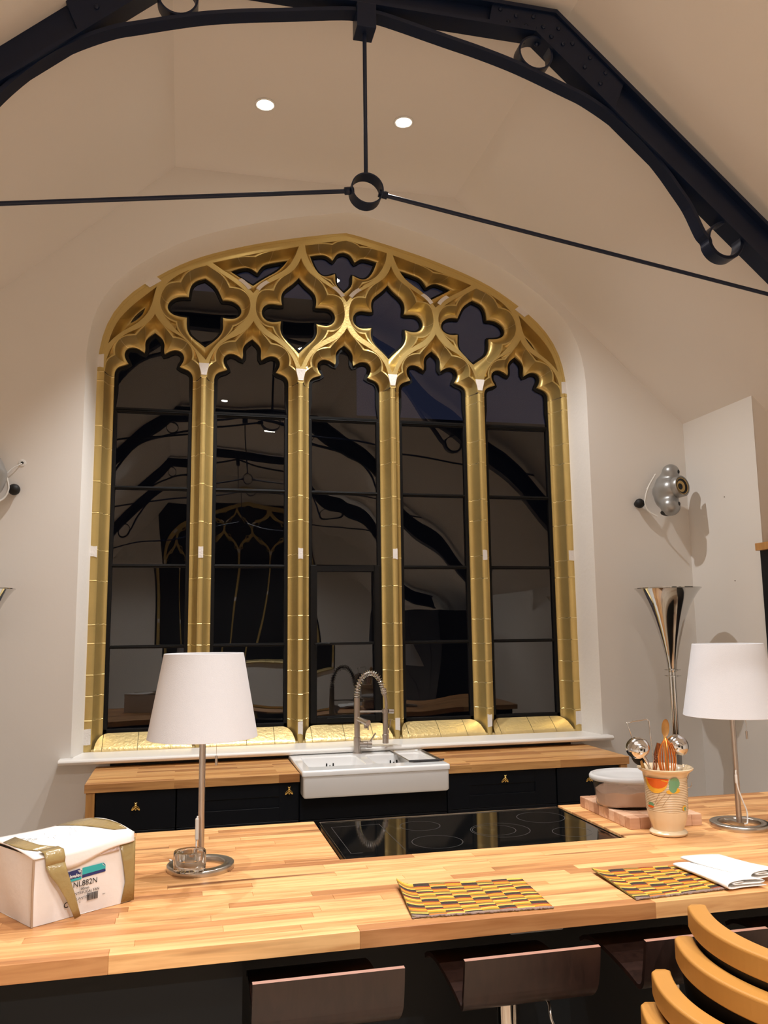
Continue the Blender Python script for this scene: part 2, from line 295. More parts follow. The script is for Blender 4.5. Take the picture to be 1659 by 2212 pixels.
TR = json.loads(r'''{"head":{"O":[[0.3068,3.4018],[0.3013,3.4254],[0.2954,3.4488],[0.2882,3.4719],[0.2811,3.4949],[0.2715,3.517],[0.2606,3.5386],[0.2472,3.5586],[0.2321,3.5774],[0.2159,3.5952],[0.1969,3.6101],[0.1774,3.6242],[0.157,3.6371],[0.1357,3.6484],[0.1141,3.6593],[0.0936,3.6721],[0.0733,3.6852],[0.0561,3.7019],[0.04,3.72],[0.0242,3.7382],[0.0109,3.7582],[0.0,3.7798]],"I":[[[0.2593,3.3607],[0.2583,3.3821],[0.2526,3.4024],[0.241,3.42],[0.2251,3.4336],[0.2053,3.4416],[0.1842,3.4446],[0.1661,3.4544]],[[0.1661,3.4544],[0.1791,3.4725],[0.1899,3.492],[0.1956,3.5135],[0.1936,3.5351],[0.1838,3.5543],[0.166,3.5674],[0.1444,3.572],[0.1226,3.5707],[0.102,3.5624],[0.084,3.5492],[0.0657,3.5369]],[[0.0657,3.5369],[0.0572,3.5559],[0.062,3.5775],[0.065,3.5993],[0.0615,3.6209],[0.0512,3.6405],[0.0347,3.6551],[0.0176,3.669],[0.0,3.6825]]],"M":[[0.2487,3.4792],[0.1208,3.6253]]},"quat":{"O":[[0.0,4.2614],[0.0086,4.2395],[0.0176,4.2177],[0.0299,4.1976],[0.0431,4.1781],[0.0597,4.1614],[0.0769,4.1453],[0.0964,4.1321],[0.1158,4.1187],[0.1352,4.1053],[0.1546,4.0919],[0.1749,4.0799],[0.1953,4.0681],[0.2155,4.0559],[0.2354,4.0432],[0.2536,4.0284],[0.2701,4.0117],[0.2839,3.9927],[0.2954,3.9723],[0.3041,3.9505],[0.3098,3.9277],[0.313,3.9044],[0.3148,3.8809],[0.3144,3.8574],[0.3112,3.8341],[0.304,3.8118],[0.2928,3.7912],[0.2797,3.7717],[0.2659,3.7527],[0.2506,3.735],[0.2335,3.7188],[0.2144,3.7051],[0.1945,3.6924],[0.1745,3.6801],[0.1548,3.6672],[0.1354,3.6537],[0.1171,3.6389],[0.0997,3.623],[0.0826,3.6069],[0.0686,3.5879],[0.0548,3.5688],[0.0422,3.5489],[0.0306,3.5284],[0.0203,3.5072],[0.0125,3.485],[0.0046,3.4628]],"I":[[[0.0,4.159],[0.0209,4.1332],[0.0431,4.1087],[0.0683,4.0874],[0.0959,4.0691],[0.1166,4.0437],[0.1276,4.0126],[0.1268,3.9799],[0.1187,3.9478]],[[0.1187,3.9478],[0.1403,3.9426],[0.1675,3.9515],[0.196,3.9524],[0.2236,3.9453],[0.2464,3.9287],[0.2595,3.9031],[0.2631,3.8748],[0.2548,3.8479],[0.2355,3.8272],[0.2099,3.8149],[0.1812,3.8129],[0.1531,3.8192],[0.1249,3.8256]],[[0.1249,3.8256],[0.1294,3.7951],[0.1329,3.765],[0.1249,3.7354],[0.1093,3.7088],[0.0883,3.6862],[0.0652,3.6656],[0.0419,3.6453],[0.021,3.6226],[0.0,3.5998]]],"M":[[0.1896,4.0077],[0.1906,3.744]]},"topc":{"O1":[[0.0,4.4214],[0.0429,4.4124],[0.0857,4.4032],[0.1284,4.3933],[0.1711,4.3834],[0.2137,4.3735],[0.2566,4.3645],[0.2996,4.3562]],"O2":[[0.2996,4.3562],[0.2968,4.3291],[0.2938,4.3019],[0.2847,4.2763],[0.2744,4.251],[0.2627,4.2265],[0.2476,4.2037],[0.2325,4.1809],[0.2142,4.1609],[0.1939,4.1426],[0.1731,4.1251],[0.1502,4.1103],[0.1272,4.0955],[0.1057,4.0788],[0.0851,4.061],[0.0661,4.0414],[0.0476,4.0214],[0.0309,3.9998],[0.0152,3.9774],[0.0,3.9547]],"I":[[[0.0,4.3794],[0.0195,4.3768],[0.0379,4.3707],[0.0536,4.3597],[0.0647,4.3435],[0.0688,4.3243],[0.0821,4.3098]],[[0.0821,4.3098],[0.1014,4.3254],[0.1191,4.343],[0.1439,4.3474],[0.1694,4.3446],[0.1946,4.3393],[0.2196,4.333],[0.2445,4.3264]],[[0.2445,4.3264],[0.2343,4.2938],[0.2223,4.2619],[0.2067,4.2314],[0.1861,4.2046],[0.1609,4.1823],[0.1271,4.1807],[0.0955,4.1939],[0.065,4.2091]],[[0.065,4.2091],[0.0595,4.1867],[0.0653,4.1636],[0.062,4.1405],[0.0515,4.1193],[0.0355,4.1016],[0.0182,4.085],[0.0,4.0695]]],"M":[[0.0998,4.3841],[0.1158,4.1147]]},"tops":{"O":[[[-0.9329,4.1651],[-0.8669,4.1865],[-0.8008,4.2079],[-0.7345,4.2285],[-0.6682,4.249],[-0.6019,4.2696],[-0.5353,4.2889],[-0.4684,4.3076],[-0.4015,4.3261],[-0.3346,4.3445]],[[-0.3346,4.3445],[-0.3446,4.3066],[-0.3582,4.27],[-0.3744,4.2343],[-0.3939,4.2003],[-0.4142,4.1668],[-0.4465,4.1447],[-0.4788,4.1225],[-0.5123,4.1021],[-0.5462,4.0825],[-0.5746,4.0557],[-0.6016,4.0273],[-0.6278,3.9982],[-0.6514,3.9669]],[[-0.6514,3.9669],[-0.679,3.9935],[-0.7073,4.0195],[-0.7372,4.0437],[-0.7697,4.0641],[-0.8025,4.0842],[-0.8365,4.102],[-0.8696,4.1215],[-0.9012,4.1433],[-0.9329,4.1651]]],"I":[[[-0.8014,4.1604],[-0.7784,4.1718],[-0.7551,4.1826],[-0.7314,4.1927],[-0.7067,4.1996],[-0.6818,4.2058],[-0.6571,4.1985],[-0.6384,4.1814],[-0.6165,4.1688]],[[-0.6165,4.1688],[-0.6007,4.1944],[-0.5874,4.2227],[-0.5591,4.2357],[-0.5288,4.246],[-0.4979,4.2547],[-0.467,4.2631],[-0.4358,4.2706],[-0.4045,4.2774]],[[-0.4045,4.2774],[-0.429,4.2384],[-0.459,4.204],[-0.4941,4.1744],[-0.5345,4.1523],[-0.572,4.1257],[-0.6085,4.0976],[-0.6444,4.0688]],[[-0.6444,4.0688],[-0.676,4.0869],[-0.7076,4.1047],[-0.7393,4.1225],[-0.7704,4.1413],[-0.8014,4.1604]]],"M":[[-0.6412,4.2415]]},"side":{"O":[[[-1.2863,3.967],[-1.3222,3.9348],[-1.3584,3.9028],[-1.3947,3.8709],[-1.429,3.837],[-1.4631,3.8028],[-1.4936,3.7655],[-1.522,3.7265],[-1.5453,3.6846],[-1.5628,3.6397],[-1.5778,3.5939],[-1.5872,3.5466]],[[-1.5872,3.5466],[-1.5619,3.58],[-1.5325,3.6096],[-1.5004,3.6367],[-1.4648,3.6588],[-1.4283,3.6796],[-1.3942,3.7034],[-1.3644,3.733],[-1.34,3.7667],[-1.3192,3.8032],[-1.3086,3.8438],[-1.3031,3.8852],[-1.2979,3.9266],[-1.2863,3.967]]],"I":[[[-1.3647,3.8519],[-1.3873,3.8324],[-1.409,3.812],[-1.4281,3.789],[-1.4449,3.7646],[-1.4577,3.7376]],[[-1.4577,3.7376],[-1.434,3.7475],[-1.4141,3.7643],[-1.3951,3.782],[-1.3802,3.8034],[-1.3687,3.8262],[-1.3647,3.8519]]]},"qend":{"O":[[[0.0083,4.1493],[0.0436,4.1287],[0.0788,4.1081],[0.1138,4.0873],[0.1486,4.066],[0.1834,4.0446],[0.2165,4.0208],[0.2492,3.9965],[0.2779,3.968],[0.3,3.9343],[0.3087,3.8945],[0.3052,3.8551],[0.2933,3.8161],[0.272,3.7823],[0.2451,3.7516],[0.2169,3.7221],[0.1879,3.6934],[0.1589,3.6648],[0.1287,3.6373],[0.0986,3.6098],[0.0722,3.5789],[0.0484,3.5458],[0.0286,3.5103],[0.011,3.4735]],[[0.011,3.4735],[-0.0151,3.5014],[-0.0413,3.5293],[-0.0675,3.5572],[-0.0937,3.5851],[-0.1204,3.6125],[-0.1488,3.6382],[-0.1772,3.6639],[-0.204,3.6911],[-0.2298,3.7194],[-0.2546,3.7484],[-0.2749,3.7809],[-0.2911,3.8151],[-0.2996,3.8524],[-0.2964,3.8898],[-0.2884,3.9272],[-0.2711,3.9613],[-0.251,3.9934],[-0.2242,4.0208],[-0.1956,4.046],[-0.1642,4.0678],[-0.1317,4.0878],[-0.0974,4.1049],[-0.0632,4.1221],[-0.0275,4.1358],[0.0083,4.1493]]],"I":[[[0.0013,4.0953],[0.036,4.0749],[0.0679,4.0514],[0.0912,4.0185],[0.1045,3.9817],[0.1208,3.9473]],[[0.1208,3.9473],[0.1514,3.9521],[0.1822,3.949],[0.2098,3.9372],[0.2347,3.9189],[0.2514,3.8945],[0.2527,3.8655],[0.2388,3.8383],[0.2124,3.8222],[0.184,3.8138],[0.153,3.8156],[0.1226,3.8213]],[[0.1226,3.8213],[0.1214,3.7822],[0.1324,3.7444],[0.1181,3.7079],[0.0962,3.6765],[0.0674,3.6497],[0.0372,3.6246],[0.0063,3.6004]],[[0.0063,3.6004],[-0.0286,3.6276],[-0.065,3.6527],[-0.1036,3.6744],[-0.1173,3.7162],[-0.1204,3.7597],[-0.118,3.804]],[[-0.118,3.804],[-0.1504,3.8058],[-0.1828,3.8088],[-0.2131,3.8175],[-0.24,3.8357],[-0.2531,3.8651],[-0.2453,3.8952],[-0.2293,3.922],[-0.2013,3.9385],[-0.1715,3.9506],[-0.1401,3.9564],[-0.108,3.9517]],[[-0.108,3.9517],[-0.1063,3.9861],[-0.1011,4.0201],[-0.0896,4.0512],[-0.0636,4.0738],[-0.0319,4.0859],[0.0013,4.0953]]],"M":[[0.1624,4.0052],[0.1876,3.7308],[-0.1855,3.7325],[-0.1655,4.0143]]},"arch":[[1.6293,3.4979],[1.6138,3.588],[1.5879,3.6757],[1.549,3.7592],[1.4971,3.8367],[1.4338,3.9068],[1.3618,3.9689],[1.2866,4.0242],[1.2126,4.0745],[1.1395,4.1202],[1.0657,4.1601],[0.9915,4.1945],[0.9183,4.2243],[0.8471,4.2505],[0.7781,4.274],[0.7117,4.2956],[0.6473,4.3154],[0.5847,4.3335],[0.5234,4.3499],[0.4634,4.365],[0.4045,4.3794],[0.3467,4.3935],[0.2893,4.4067],[0.232,4.419],[0.1748,4.4313],[0.1173,4.4439],[0.0591,4.4553],[0.0,4.464]]}''')
arch_h = [tuple(p) for p in TR['arch']]                       # u from 1.629 up to 0
def arch(off, z0):                                            # closed outline left->right, offset outward
    H = [(1.640, z0)]+([(1.640, 3.3)] if z0 < 3.3 else [])+[(1.637, 3.42)]+arch_h
    out = []
    for i, p in enumerate(H):
        a = H[max(0, i-1)]; b = H[min(len(H)-1, i+1)]
        t = Vector((b[0]-a[0], b[1]-a[1])).normalized(); n = Vector((t.y, -t.x))
        if i == len(H)-1: n = Vector((0, 1))
        if i == 0: n = Vector((1, 0))
        out.append((p[0]+n.x*off, p[1]+n.y*off))
    return [(XC-u, z) for u, z in out] + [(XC+u, z) for u, z in out[::-1][1:]]
SILLZ = .965
g = G()
outline = [(LX, 0), (RX, 0), (RX, RZ), (FR, ZC), (FL, ZC), (LX, RZ)]
A0 = arch(.052, SILLZ-.03)
g.fill([outline, A0], lambda a, b: (a, 0, b))
wall_back = struct(g, 'wall_back', PLASTER, fixn=False)
g = G(); A1 = arch(.004, SILLZ-.03); A05 = arch(.040, SILLZ-.03)
g.rings([[(x, 0, z) for x, z in A0], [(x, .03, z) for x, z in A05], [(x, .235, z) for x, z in A1]], closed=False, cap=False)
struct(g, 'trim_2', REVEAL)
g = G(); g.box(EAVX, EAVX+.25, BAY, 0, 0, EAVZ+.02); struct(g, 'wall_bay_right', PLASTER)
g = G(); g.box(ELX-.25, ELX, BAY, 0, 0, EAVZ+.02); struct(g, 'wall_bay_left', PLASTER)
g = G(); g.add([(EAVX+.0005, BAY-.003, 0), (RX, BAY-.003, 0), (RX, BAY-.003, RZ), (EAVX+.0005, BAY-.003, EAVZ)], [(0,1,2,3)]); struct(g, 'wall_return_right', PLASTER, fixn=False)
g = G(); g.add([(ELX-.001, BAY-.003, 0), (LX, BAY-.003, 0), (LX, BAY-.003, RZ), (ELX, BAY-.003, EAVZ)], [(0,1,2,3)]); struct(g, 'wall_return_left', PLASTER, fixn=False)
g = G(); g.box(RX, RX+.2, BK, 0, 0, RZ+.1); struct(g, 'wall_right', PLASTER)
g = G(); g.box(LX-.2, LX, BK, 0, 0, RZ+.1); struct(g, 'wall_left', PLASTER)
g = G(); g.prism(outline, 'y', BK-.2, BK); struct(g, 'wall_front', PLASTER)

# ---- window sill board
g = G()
pr = [(.22, SILLZ), (-.070, SILLZ), (-.082, SILLZ-.004), (-.088, SILLZ-.015), (-.082, SILLZ-.027), (-.070, SILLZ-.032), (.22, SILLZ-.032)]
xs0, xs1 = -.68, 2.80
g.prism([(y, z) for y, z in pr if 1], 'x', XC-1.68, XC+1.68)
for a, b in ((xs0, XC-1.68), (XC+1.68, xs1)):
    g.prism([(min(y, -.0), z) for y, z in pr], 'x', a, b)
struct(g, 'trim_1', SILLW, bevel=.006)

# ================================================================== WINDOW
win = thing('window_1', 'wide pointed-arch traceried window with gold painted stone and dark glass above the sink', 'window', (XC, .22, SILLZ), kind='structure')
YO, YI, YG = .22, .33, .365
PT = .6475
LC = [XC+(k-2)*PT for k in range(5)]        # light centres
MC = [XC+(k-1.5)*PT for k in range(4)]      # mullion centres
HW = .2530                                   # half opening
ZB, ZS = 1.058, 3.36
ROWS = [1.591, 2.111, 2.623, 3.138]

def plen(P): return sum(hypot(P[i+1][0]-P[i][0], P[i+1][1]-P[i][1]) for i in range(len(P)-1))
def resamp(P, n):
    L_ = [0]
    for i in range(len(P)-1): L_.append(L_[-1]+hypot(P[i+1][0]-P[i][0], P[i+1][1]-P[i][1]))
    out = []; j = 0
    for k in range(n):
        t = L_[-1]*k/(n-1)
        while j < len(P)-2 and L_[j+1] < t: j += 1
        d = L_[j+1]-L_[j]; q = (t-L_[j])/d if d > 1e-9 else 0
        out.append((P[j][0]+(P[j+1][0]-P[j][0])*q, P[j][1]+(P[j+1][1]-P[j][1])*q))
    return out
def sm2(P, k=1):
    for _ in range(k): P = [P[0]]+[((P[i-1][0]+2*P[i][0]+P[i+1][0])/4, (P[i-1][1]+2*P[i][1]+P[i+1][1])/4) for i in range(1, len(P)-1)]+[P[-1]]
    return P
def near(P, q): return min(range(len(P)), key=lambda i: hypot(P[i][0]-q[0], P[i][1]-q[1]))
def split(P, qs):
    """split polyline P at the points nearest to qs"""
    P = resamp(P, max(len(P)*4, 60)); out = []; a = 0
    for q in qs:
        i = near(P, q); i = max(a+2, min(len(P)-3, i)); out.append(P[a:i+1]); a = i
    out.append(P[a:]); return out
def mir(P): return [(-a, b) for a, b in P][::-1]

def cells():
    C = []
    H = TR['head']
    for c in LC:
        O = [(.3085, ZS)]+[tuple(p) for p in H['O']]; I = [[tuple(p) for p in q] for q in H['I']]
        I[0] = [(HW, ZS)]+[(min(max(a, .16), .2535) if b < 3.40 else a, b) for a, b in I[0]]
        os_ = split(O, H['M']); cr = [None, H['M'][0], H['M'][1], None]
        segs = [(os_[i], I[i], cr[i], cr[i+1]) for i in range(3)]
        both = [([(-a, b) for a, b in o], [(-a, b) for a, b in i_], (-c0[0], c0[1]) if c0 else None, (-c1[0], c1[1]) if c1 else None) for o, i_, c0, c1 in segs]
        both += [(o[::-1], i_[::-1], tuple(c1) if c1 else None, tuple(c0) if c0 else None) for o, i_, c0, c1 in segs[::-1]]
        C.append(('head', c, both, False))
    def half(segs):   # segs run from the top round the right side to the bottom; add the mirrored left side back up
        return [(o, i_, tuple(a) if a else None, tuple(b) if b else None) for o, i_, a, b in segs] + \
               [([(-p, q) for p, q in o][::-1], [(-p, q) for p, q in i_][::-1], (-b[0], b[1]) if b else None, (-a[0], a[1]) if a else None) for o, i_, a, b in segs[::-1]]
    Q = TR['quat']; I = [[tuple(p) for p in q] for q in Q['I']]; O = [tuple(p) for p in Q['O']]; O[0] = (0, O[0][1]); O[-1] = (0, O[-1][1])
    os_ = split(O, Q['M']); cr = [None, Q['M'][0], Q['M'][1], None]
    qs = half([(os_[i], I[i], cr[i], cr[i+1]) for i in range(3)])
    C.append(('quat', MC[1], qs, True)); C.append(('quat', MC[2], qs, True))
    T = TR['topc']; I = [[tuple(p) for p in q] for q in T['I']]; a = split([tuple(p) for p in T['O1']], [T['M'][0]]); b = split([tuple(p) for p in T['O2']], [T['M'][1]])
    m0, m1 = T['M']
    C.append(('top', XC, half([(a[0], I[0], None, m0), (a[1], I[1], m0, None), (b[0], I[2], None, m1), (b[1], I[3], m1, None)]), True))
    def both(name, segs, cx=0):
        C.append((name, XC, [([(p+cx, q) for p, q in o], [(p+cx, q) for p, q in i_], (a[0]+cx, a[1]) if a else None, (b[0]+cx, b[1]) if b else None) for o, i_, a, b in segs], True))
        C.append((name, XC, [([(-p-cx, q) for p, q in o], [(-p-cx, q) for p, q in i_], (-a[0]-cx, a[1]) if a else None, (-b[0]-cx, b[1]) if b else None) for o, i_, a, b in segs], True))
    T = TR['tops']; I = [[tuple(p) for p in q] for q in T['I']]; O = [[tuple(p) for p in q] for q in T['O']]; a = split(O[0], T['M']); m0 = tuple(T['M'][0])
    both('top', [(a[0], I[0], None, m0), (a[1], I[1], m0, None), (O[1], I[2], None, None), (O[2], I[3], None, None)])
    T = TR['side']; both('side', [([tuple(p) for p in T['O'][k]], [tuple(p) for p in T['I'][k]], None, None) for k in range(2)])
    T = TR['qend']; I = [[tuple(p) for p in q] for q in T['I']]; M_ = [tuple(p) for p in T['M']]
    a = split([tuple(p) for p in T['O'][0]], M_[:2]); b = split([tuple(p) for p in T['O'][1]], M_[2:])
    cr = [None, M_[0], M_[1], None]; cr2 = [None, M_[2], M_[3], None]
    both('qend', [(a[i], I[i], cr[i], cr[i+1]) for i in range(3)]+[(b[i], I[3+i], cr2[i], cr2[i+1]) for i in range(3)], cx=MC[0]-XC)
    return C
CELLS = cells()
fill_holes = []; open_loops = []
for name, cx, segs, closed in CELLS:
    Oall, Iall = [], []
    for o, i_, c0, c1 in segs:
        n = max(6, int(max(plen(o), plen(i_))/.011))
        O = resamp(sm2(list(o), 2), n); I = sm2(resamp(sm2(list(i_), 1), n), 1)
        Lt = plen(O); Lf = min(.13, Lt*.62); Mx = []
        for k, p in enumerate(O):
            l = Lt*k/(n-1); x, z = p
            if c0 and l < Lf: w = (1-l/Lf)**2.2; x += (c0[0]-O[0][0])*w; z += (c0[1]-O[0][1])*w
            if c1 and Lt-l < Lf: w = (1-(Lt-l)/Lf)**2.2; x += (c1[0]-O[-1][0])*w; z += (c1[1]-O[-1][1])*w
            Mx.append((x, z))
        g = G(); P = lambda q, y: (cx+q[0], y, q[1])
        R = [[] for _ in range(18)]
        for k in range(n):
            o_, m_, i2 = O[k], Mx[k], I[k]
            gap = hypot(m_[0]-o_[0], m_[1]-o_[1]); e = min(.045, gap*1.6)
            d = Vector((i2[0]-m_[0], i2[1]-m_[1])); dl = max(d.length, 1e-4); d = d/dl
            w = min(.006, .3*gap); yM = YO+.002+.008*min(1, gap/.02)
            mo = (m_[0]-d.x*w, m_[1]-d.y*w); mi = (m_[0]+d.x*min(.006, .1*dl), m_[1]+d.y*min(.006, .1*dl))
            ym2 = yM+.001
            rows = [(o_, YO), (o_, YO+e), (mo, YO+e), (mo, yM), (mi, yM)]
            for j in range(11):
                s = j/10; h = s**1.15
                rows.append(((mi[0]+(i2[0]-mi[0])*h, mi[1]+(i2[1]-mi[1])*h), ym2+(YI-ym2)*(1-(1-s)**2.3)))
            rows += [(i2, YI), (i2, YG+.01)]
            for r, (q, y) in enumerate(rows): R[r].append(P(q, y))
        for a in ((0, 1), (1, 2), (2, 3), (3, 4)): g.rings([R[a[0]], R[a[1]]], closed=False, cap=False, sm=False)
        g.rings(R[5:16], closed=False, cap=False, sm=True); g.rings([R[4], R[5]], closed=False, cap=False, sm=False)
        g.rings(R[16:18], closed=False, cap=False, sm=True)
        # thin raised gold-leaf joint across the moulding, mid-way along the stone
        if n > 14 and name != 'side':
            k = n//2+random.choice((-2, -1, 0, 1, 2))
            g2 = [(R[r][k], R[r][k+1]) for r in range(5, 16)]
            off = .0012
            a_ = [(p[0], p[1]-off, p[2]) for p, q in g2]; b_ = [((p[0]*.6+q[0]*.4), p[1]*.6+q[1]*.4-off, p[2]*.6+q[2]*.4) for p, q in g2]
            g.rings([a_, b_], closed=False, cap=False, mi=1)
        g.build('tracery_stone', [GOLD, GOLD2], win, fixn=False)
        Oall += [(cx+p[0], p[1]) for p in O[:-1]]; Iall += [(cx+p[0], p[1]) for p in I[:-1]]
        lastO, lastI = (cx+O[-1][0], O[-1][1]), (cx+I[-1][0], I[-1][1])
    if not closed: Oall.append(lastO); Iall.append(lastI)
    fill_holes.append((closed, Oall)); open_loops.append((name, cx, closed, Iall))
# flat front face of the ribs and arch ring
A2 = arch(.03, ZS)
outer = []
heads = [l for c, l in fill_holes if not c]
g = G()
loop = A2[:]                     # left foot ... apex ... right foot
for h in heads[::-1]: loop += h[::-1]
g.fill([loop]+[l for c, l in fill_holes if c], lambda a, b: (a, YO, b))
g.build('rib_face', GOLD, win, fixn=False)
# short stones of the arch ring, standing slightly proud, with joints
AO, AI = arch(.012, ZS), arch(-.012, ZS)
def strip(P, Q, y, name, m, par=win, th=.003):
    g = G(); g.rings([[(a, y, b) for a, b in P], [(a, y, b) for a, b in Q]], closed=False, cap=False, sm=False)
    g.rings([[(a, y, b) for a, b in Q], [(a, y+th, b) for a, b in Q]], closed=False, cap=False, sm=False)
    g.rings([[(a, y, b) for a, b in P], [(a, y+th, b) for a, b in P]], closed=False, cap=False, sm=False)
    return g.build(name, m, par, fixn=False)
N_ = len(AO); k = 0
while k < N_-1:
    e = min(N_-1, k+random.choice((3, 4, 4)))
    P = resamp(AO[k:e+1], 7); Q = resamp(AI[k:e+1], 7)
    f0, f1 = .015, .985
    P2 = [P[0]]+P[1:-1]+[(P[-2][0]+(P[-1][0]-P[-2][0])*.93, P[-2][1]+(P[-1][1]-P[-2][1])*.93)]
    Q2 = [Q[0]]+Q[1:-1]+[(Q[-2][0]+(Q[-1][0]-Q[-2][0])*.93, Q[-2][1]+(Q[-1][1]-Q[-2][1])*.93)]
    strip(P2, Q2, YO-.003, 'arch_stone', GOLD)
    k = e
# ---- mullions and jambs, stone by stone
FH = .0150
def prof(side):   # half profile from fillet edge to opening edge, x offset positive
    R = [(FH, YO)]
    for j in range(1, 11):
        s = j/10; R.append((FH+(PT/2-HW-FH)*s**1.15, YO+(YI-YO)*(1-(1-s)**2.3)))
    R.append((PT/2-HW, YG+.01)); return [(side*a, b) for a, b in R]
JZ = [3.36, 3.28, 3.03, 2.86, 2.61, 2.42, 2.185, 2.01, 1.76, 1.60, 1.44, 1.28, 1.12, .966]
def column(x, profile, kind):
    zs = [JZ[0]]+[z+random.uniform(-.035, .035) for z in JZ[1:-1]]+[JZ[-1]]
    for a, b in zip(zs[:-1], zs[1:]):
        g = G(); jit = random.uniform(-.0012, .0012)
        def row(z, d): return [(x+p, y-d, z) for p, y in profile]
        g.rings([row(b, .0), row(a-.0045, 0)], closed=False, cap=False, sm=True)
        j1 = random.uniform(-.003, .003)
        lip = lambda z, d: [(x+p, y-d, z+j1*((i % 5)-2)/2) for i, (p, y) in enumerate(profile)]
        g.rings([lip(a-.0060, 0), lip(a-.0030, .0030), lip(a, .0)], closed=False, cap=False, sm=False, mi=1)
        g.build(kind, [GOLD, GOLD2], win, fixn=False)
for x in MC: column(x, prof(-1)[::-1]+prof(1), 'mullion_stone')
jw = 1.665-(2*PT+HW)
def jprof(side):
    base = [(p+side*0, y) for p, y in prof(side)]
    # opening edge at -(PT/2-HW) from pitch line; flat outer fillet runs to the reveal
    P = base[::-1]+[(-side*.045, YO)]
    return P
column(XC-2.5*PT, jprof(1)[::-1], 'jamb_stone'); column(XC+2.5*PT, jprof(-1), 'jamb_stone')
# ---- sloping sill stones under each light
for c in LC:
    xs = [c-.292, c-.245, c-.03+random.uniform(-.05, .05), c+.16, c+.245, c+.292]
    def top(x):
        d = abs(x-c); e = .292; q = max(0, (d-.215)/(e-.215)); return sqrt(max(0, 1-q*q))
    for a, b in ((xs[0], xs[1]), (xs[1], xs[2]), (xs[2], xs[3]), (xs[3], xs[5])):
        g = G(); n = 10; R = [[] for _ in range(7)]
        for k in range(n+1):
            x = a+.0015+(b-a-.003)*k/n; t = top(x); 
            P = [(YO-.012, SILLZ-.003), (YO-.012, SILLZ+.006*t)]
            for j in range(1, 6): s = j/5*t; P.append((YO-.012+(YI+.012-YO)*s, SILLZ+.006+(ZB-SILLZ-.002)*s+.004*sin(pi*s)))
            for r, (y, z) in enumerate(P): R[r].append((x, y, z))
        g.rings(R, closed=False, cap=False, sm=True); g.build('sill_stone', GOLDS, win, fixn=False)
g = G(); g.box(XC-1.64, XC+1.64, YO+.004, YG+.02, SILLZ-.02, SILLZ+.012); g.build('sill_bed', GOLDS, win)
# ---- unpainted patches
def patch(x0, x1, z0, z1, y=YO-.0032):
    g = G(); j = lambda: random.uniform(-.004, .004)
    P = [(x0, z0+j()), (x0*.5+x1*.5, z0+j()), (x1, z0+j()), (x1, z1+j()), (x0*.5+x1*.5, z1+j()), (x0, z1+j())]
    g.prism(P, 'y', y, YO+.004); g.build('bare_patch', BARE, win)
for x in MC:
    patch(x-.0155, x+.0155, 2.155, 2.225); patch(x-.0155, x+.0155, 1.02, 1.10)
    g = G(); g.prism([(x-.0165, 3.375), (x+.0165, 3.375), (x+.022, 3.40), (x+.035, 3.455), (x-.035, 3.455), (x-.022, 3.40)], 'y', YO-.0032, YO+.002); g.build('bare_patch', BARE, win)
for s in (-1, 1):
    xa, xb = sorted((XC+s*1.607, XC+s*1.652))
    patch(xa, xb, 2.155, 2.225); patch(xa, xb, 1.01, 1.10); patch(xa, xb, 3.385, 3.475)
    Lp = [p for p in AO if (p[0]-XC)*s > 0 and 3.925 < p[1] < 4.035]; Li = [(XC+(p[0]-XC)*.974, 3.4+(p[1]-3.4)*.955) for p in Lp]
    strip(Lp, Li, YO-.0055, 'bare_patch', BARE, th=.005)
Qo = [tuple(p) for p in TR['quat']['O']]
for x in MC:
    for s in (-1, 1):
        A = [p for p in Qo if 3.985 < p[1] < 4.075 and p[0] > .2]
        if x in (MC[0], MC[3]) and abs(x+s*.3-XC) > 1.2: continue
        Ps = [(x+s*(p[0]+.001), p[1]) for p in A]; Qs = [(x+s*min(p[0]+.025, PT/2), p[1]+.014) for p in A]
        strip(Ps, Qs, YO-.003, 'bare_patch', BARE)
# ---- black steel frames following each opening, glazing bars, panes
def inset(L_, d):
    n = len(L_); A = sum(L_[i][0]*L_[(i+1) % n][1]-L_[(i+1) % n][0]*L_[i][1] for i in range(n)); s = 1 if A > 0 else -1
    out = []
    for i in range(n):
        a, b = L_[i-1], L_[(i+1) % n]; t = Vector((b[0]-a[0], b[1]-a[1]))
        if t.length < 1e-9: out.append(L_[i]); continue
        t.normalize(); out.append((L_[i][0]-t.y*s*d, L_[i][1]+t.x*s*d))
    return out
for name, cx, closed, I in open_loops:
    if name == 'side':
        g = G(); g.fill([I], lambda a, b: (a, YG, b)); g.build('pane', PANE, win, fixn=False); continue
    if not closed: I = I+[(cx+HW, ZS-.1), (cx+HW, ROWS[3]), (cx, ROWS[3]), (cx-HW, ROWS[3]), (cx-HW, ZS-.1)]
    J = inset(I, .018 if closed else .024)
    g = G(); y0 = YI+.018
    a = [(p[0], y0, p[1]) for p in I]; b = [(p[0], y0, p[1]) for p in J]; c_ = [(p[0], YG+.005, p[1]) for p in J]
    g.rings([a, b, c_], closed=True, cap=False, sm=False); g.build('steel_frame', STEEL_B, win, fixn=False)
    g = G(); ax, az = random.uniform(-.01, .01), random.uniform(-.008, .008); mx, mz = cx, I[0][1]
    g.fill([I], lambda p, q: (p, YG+(p-mx)*ax+(q-mz)*az*.5, q)); g.build('pane', PANE, win, fixn=False)
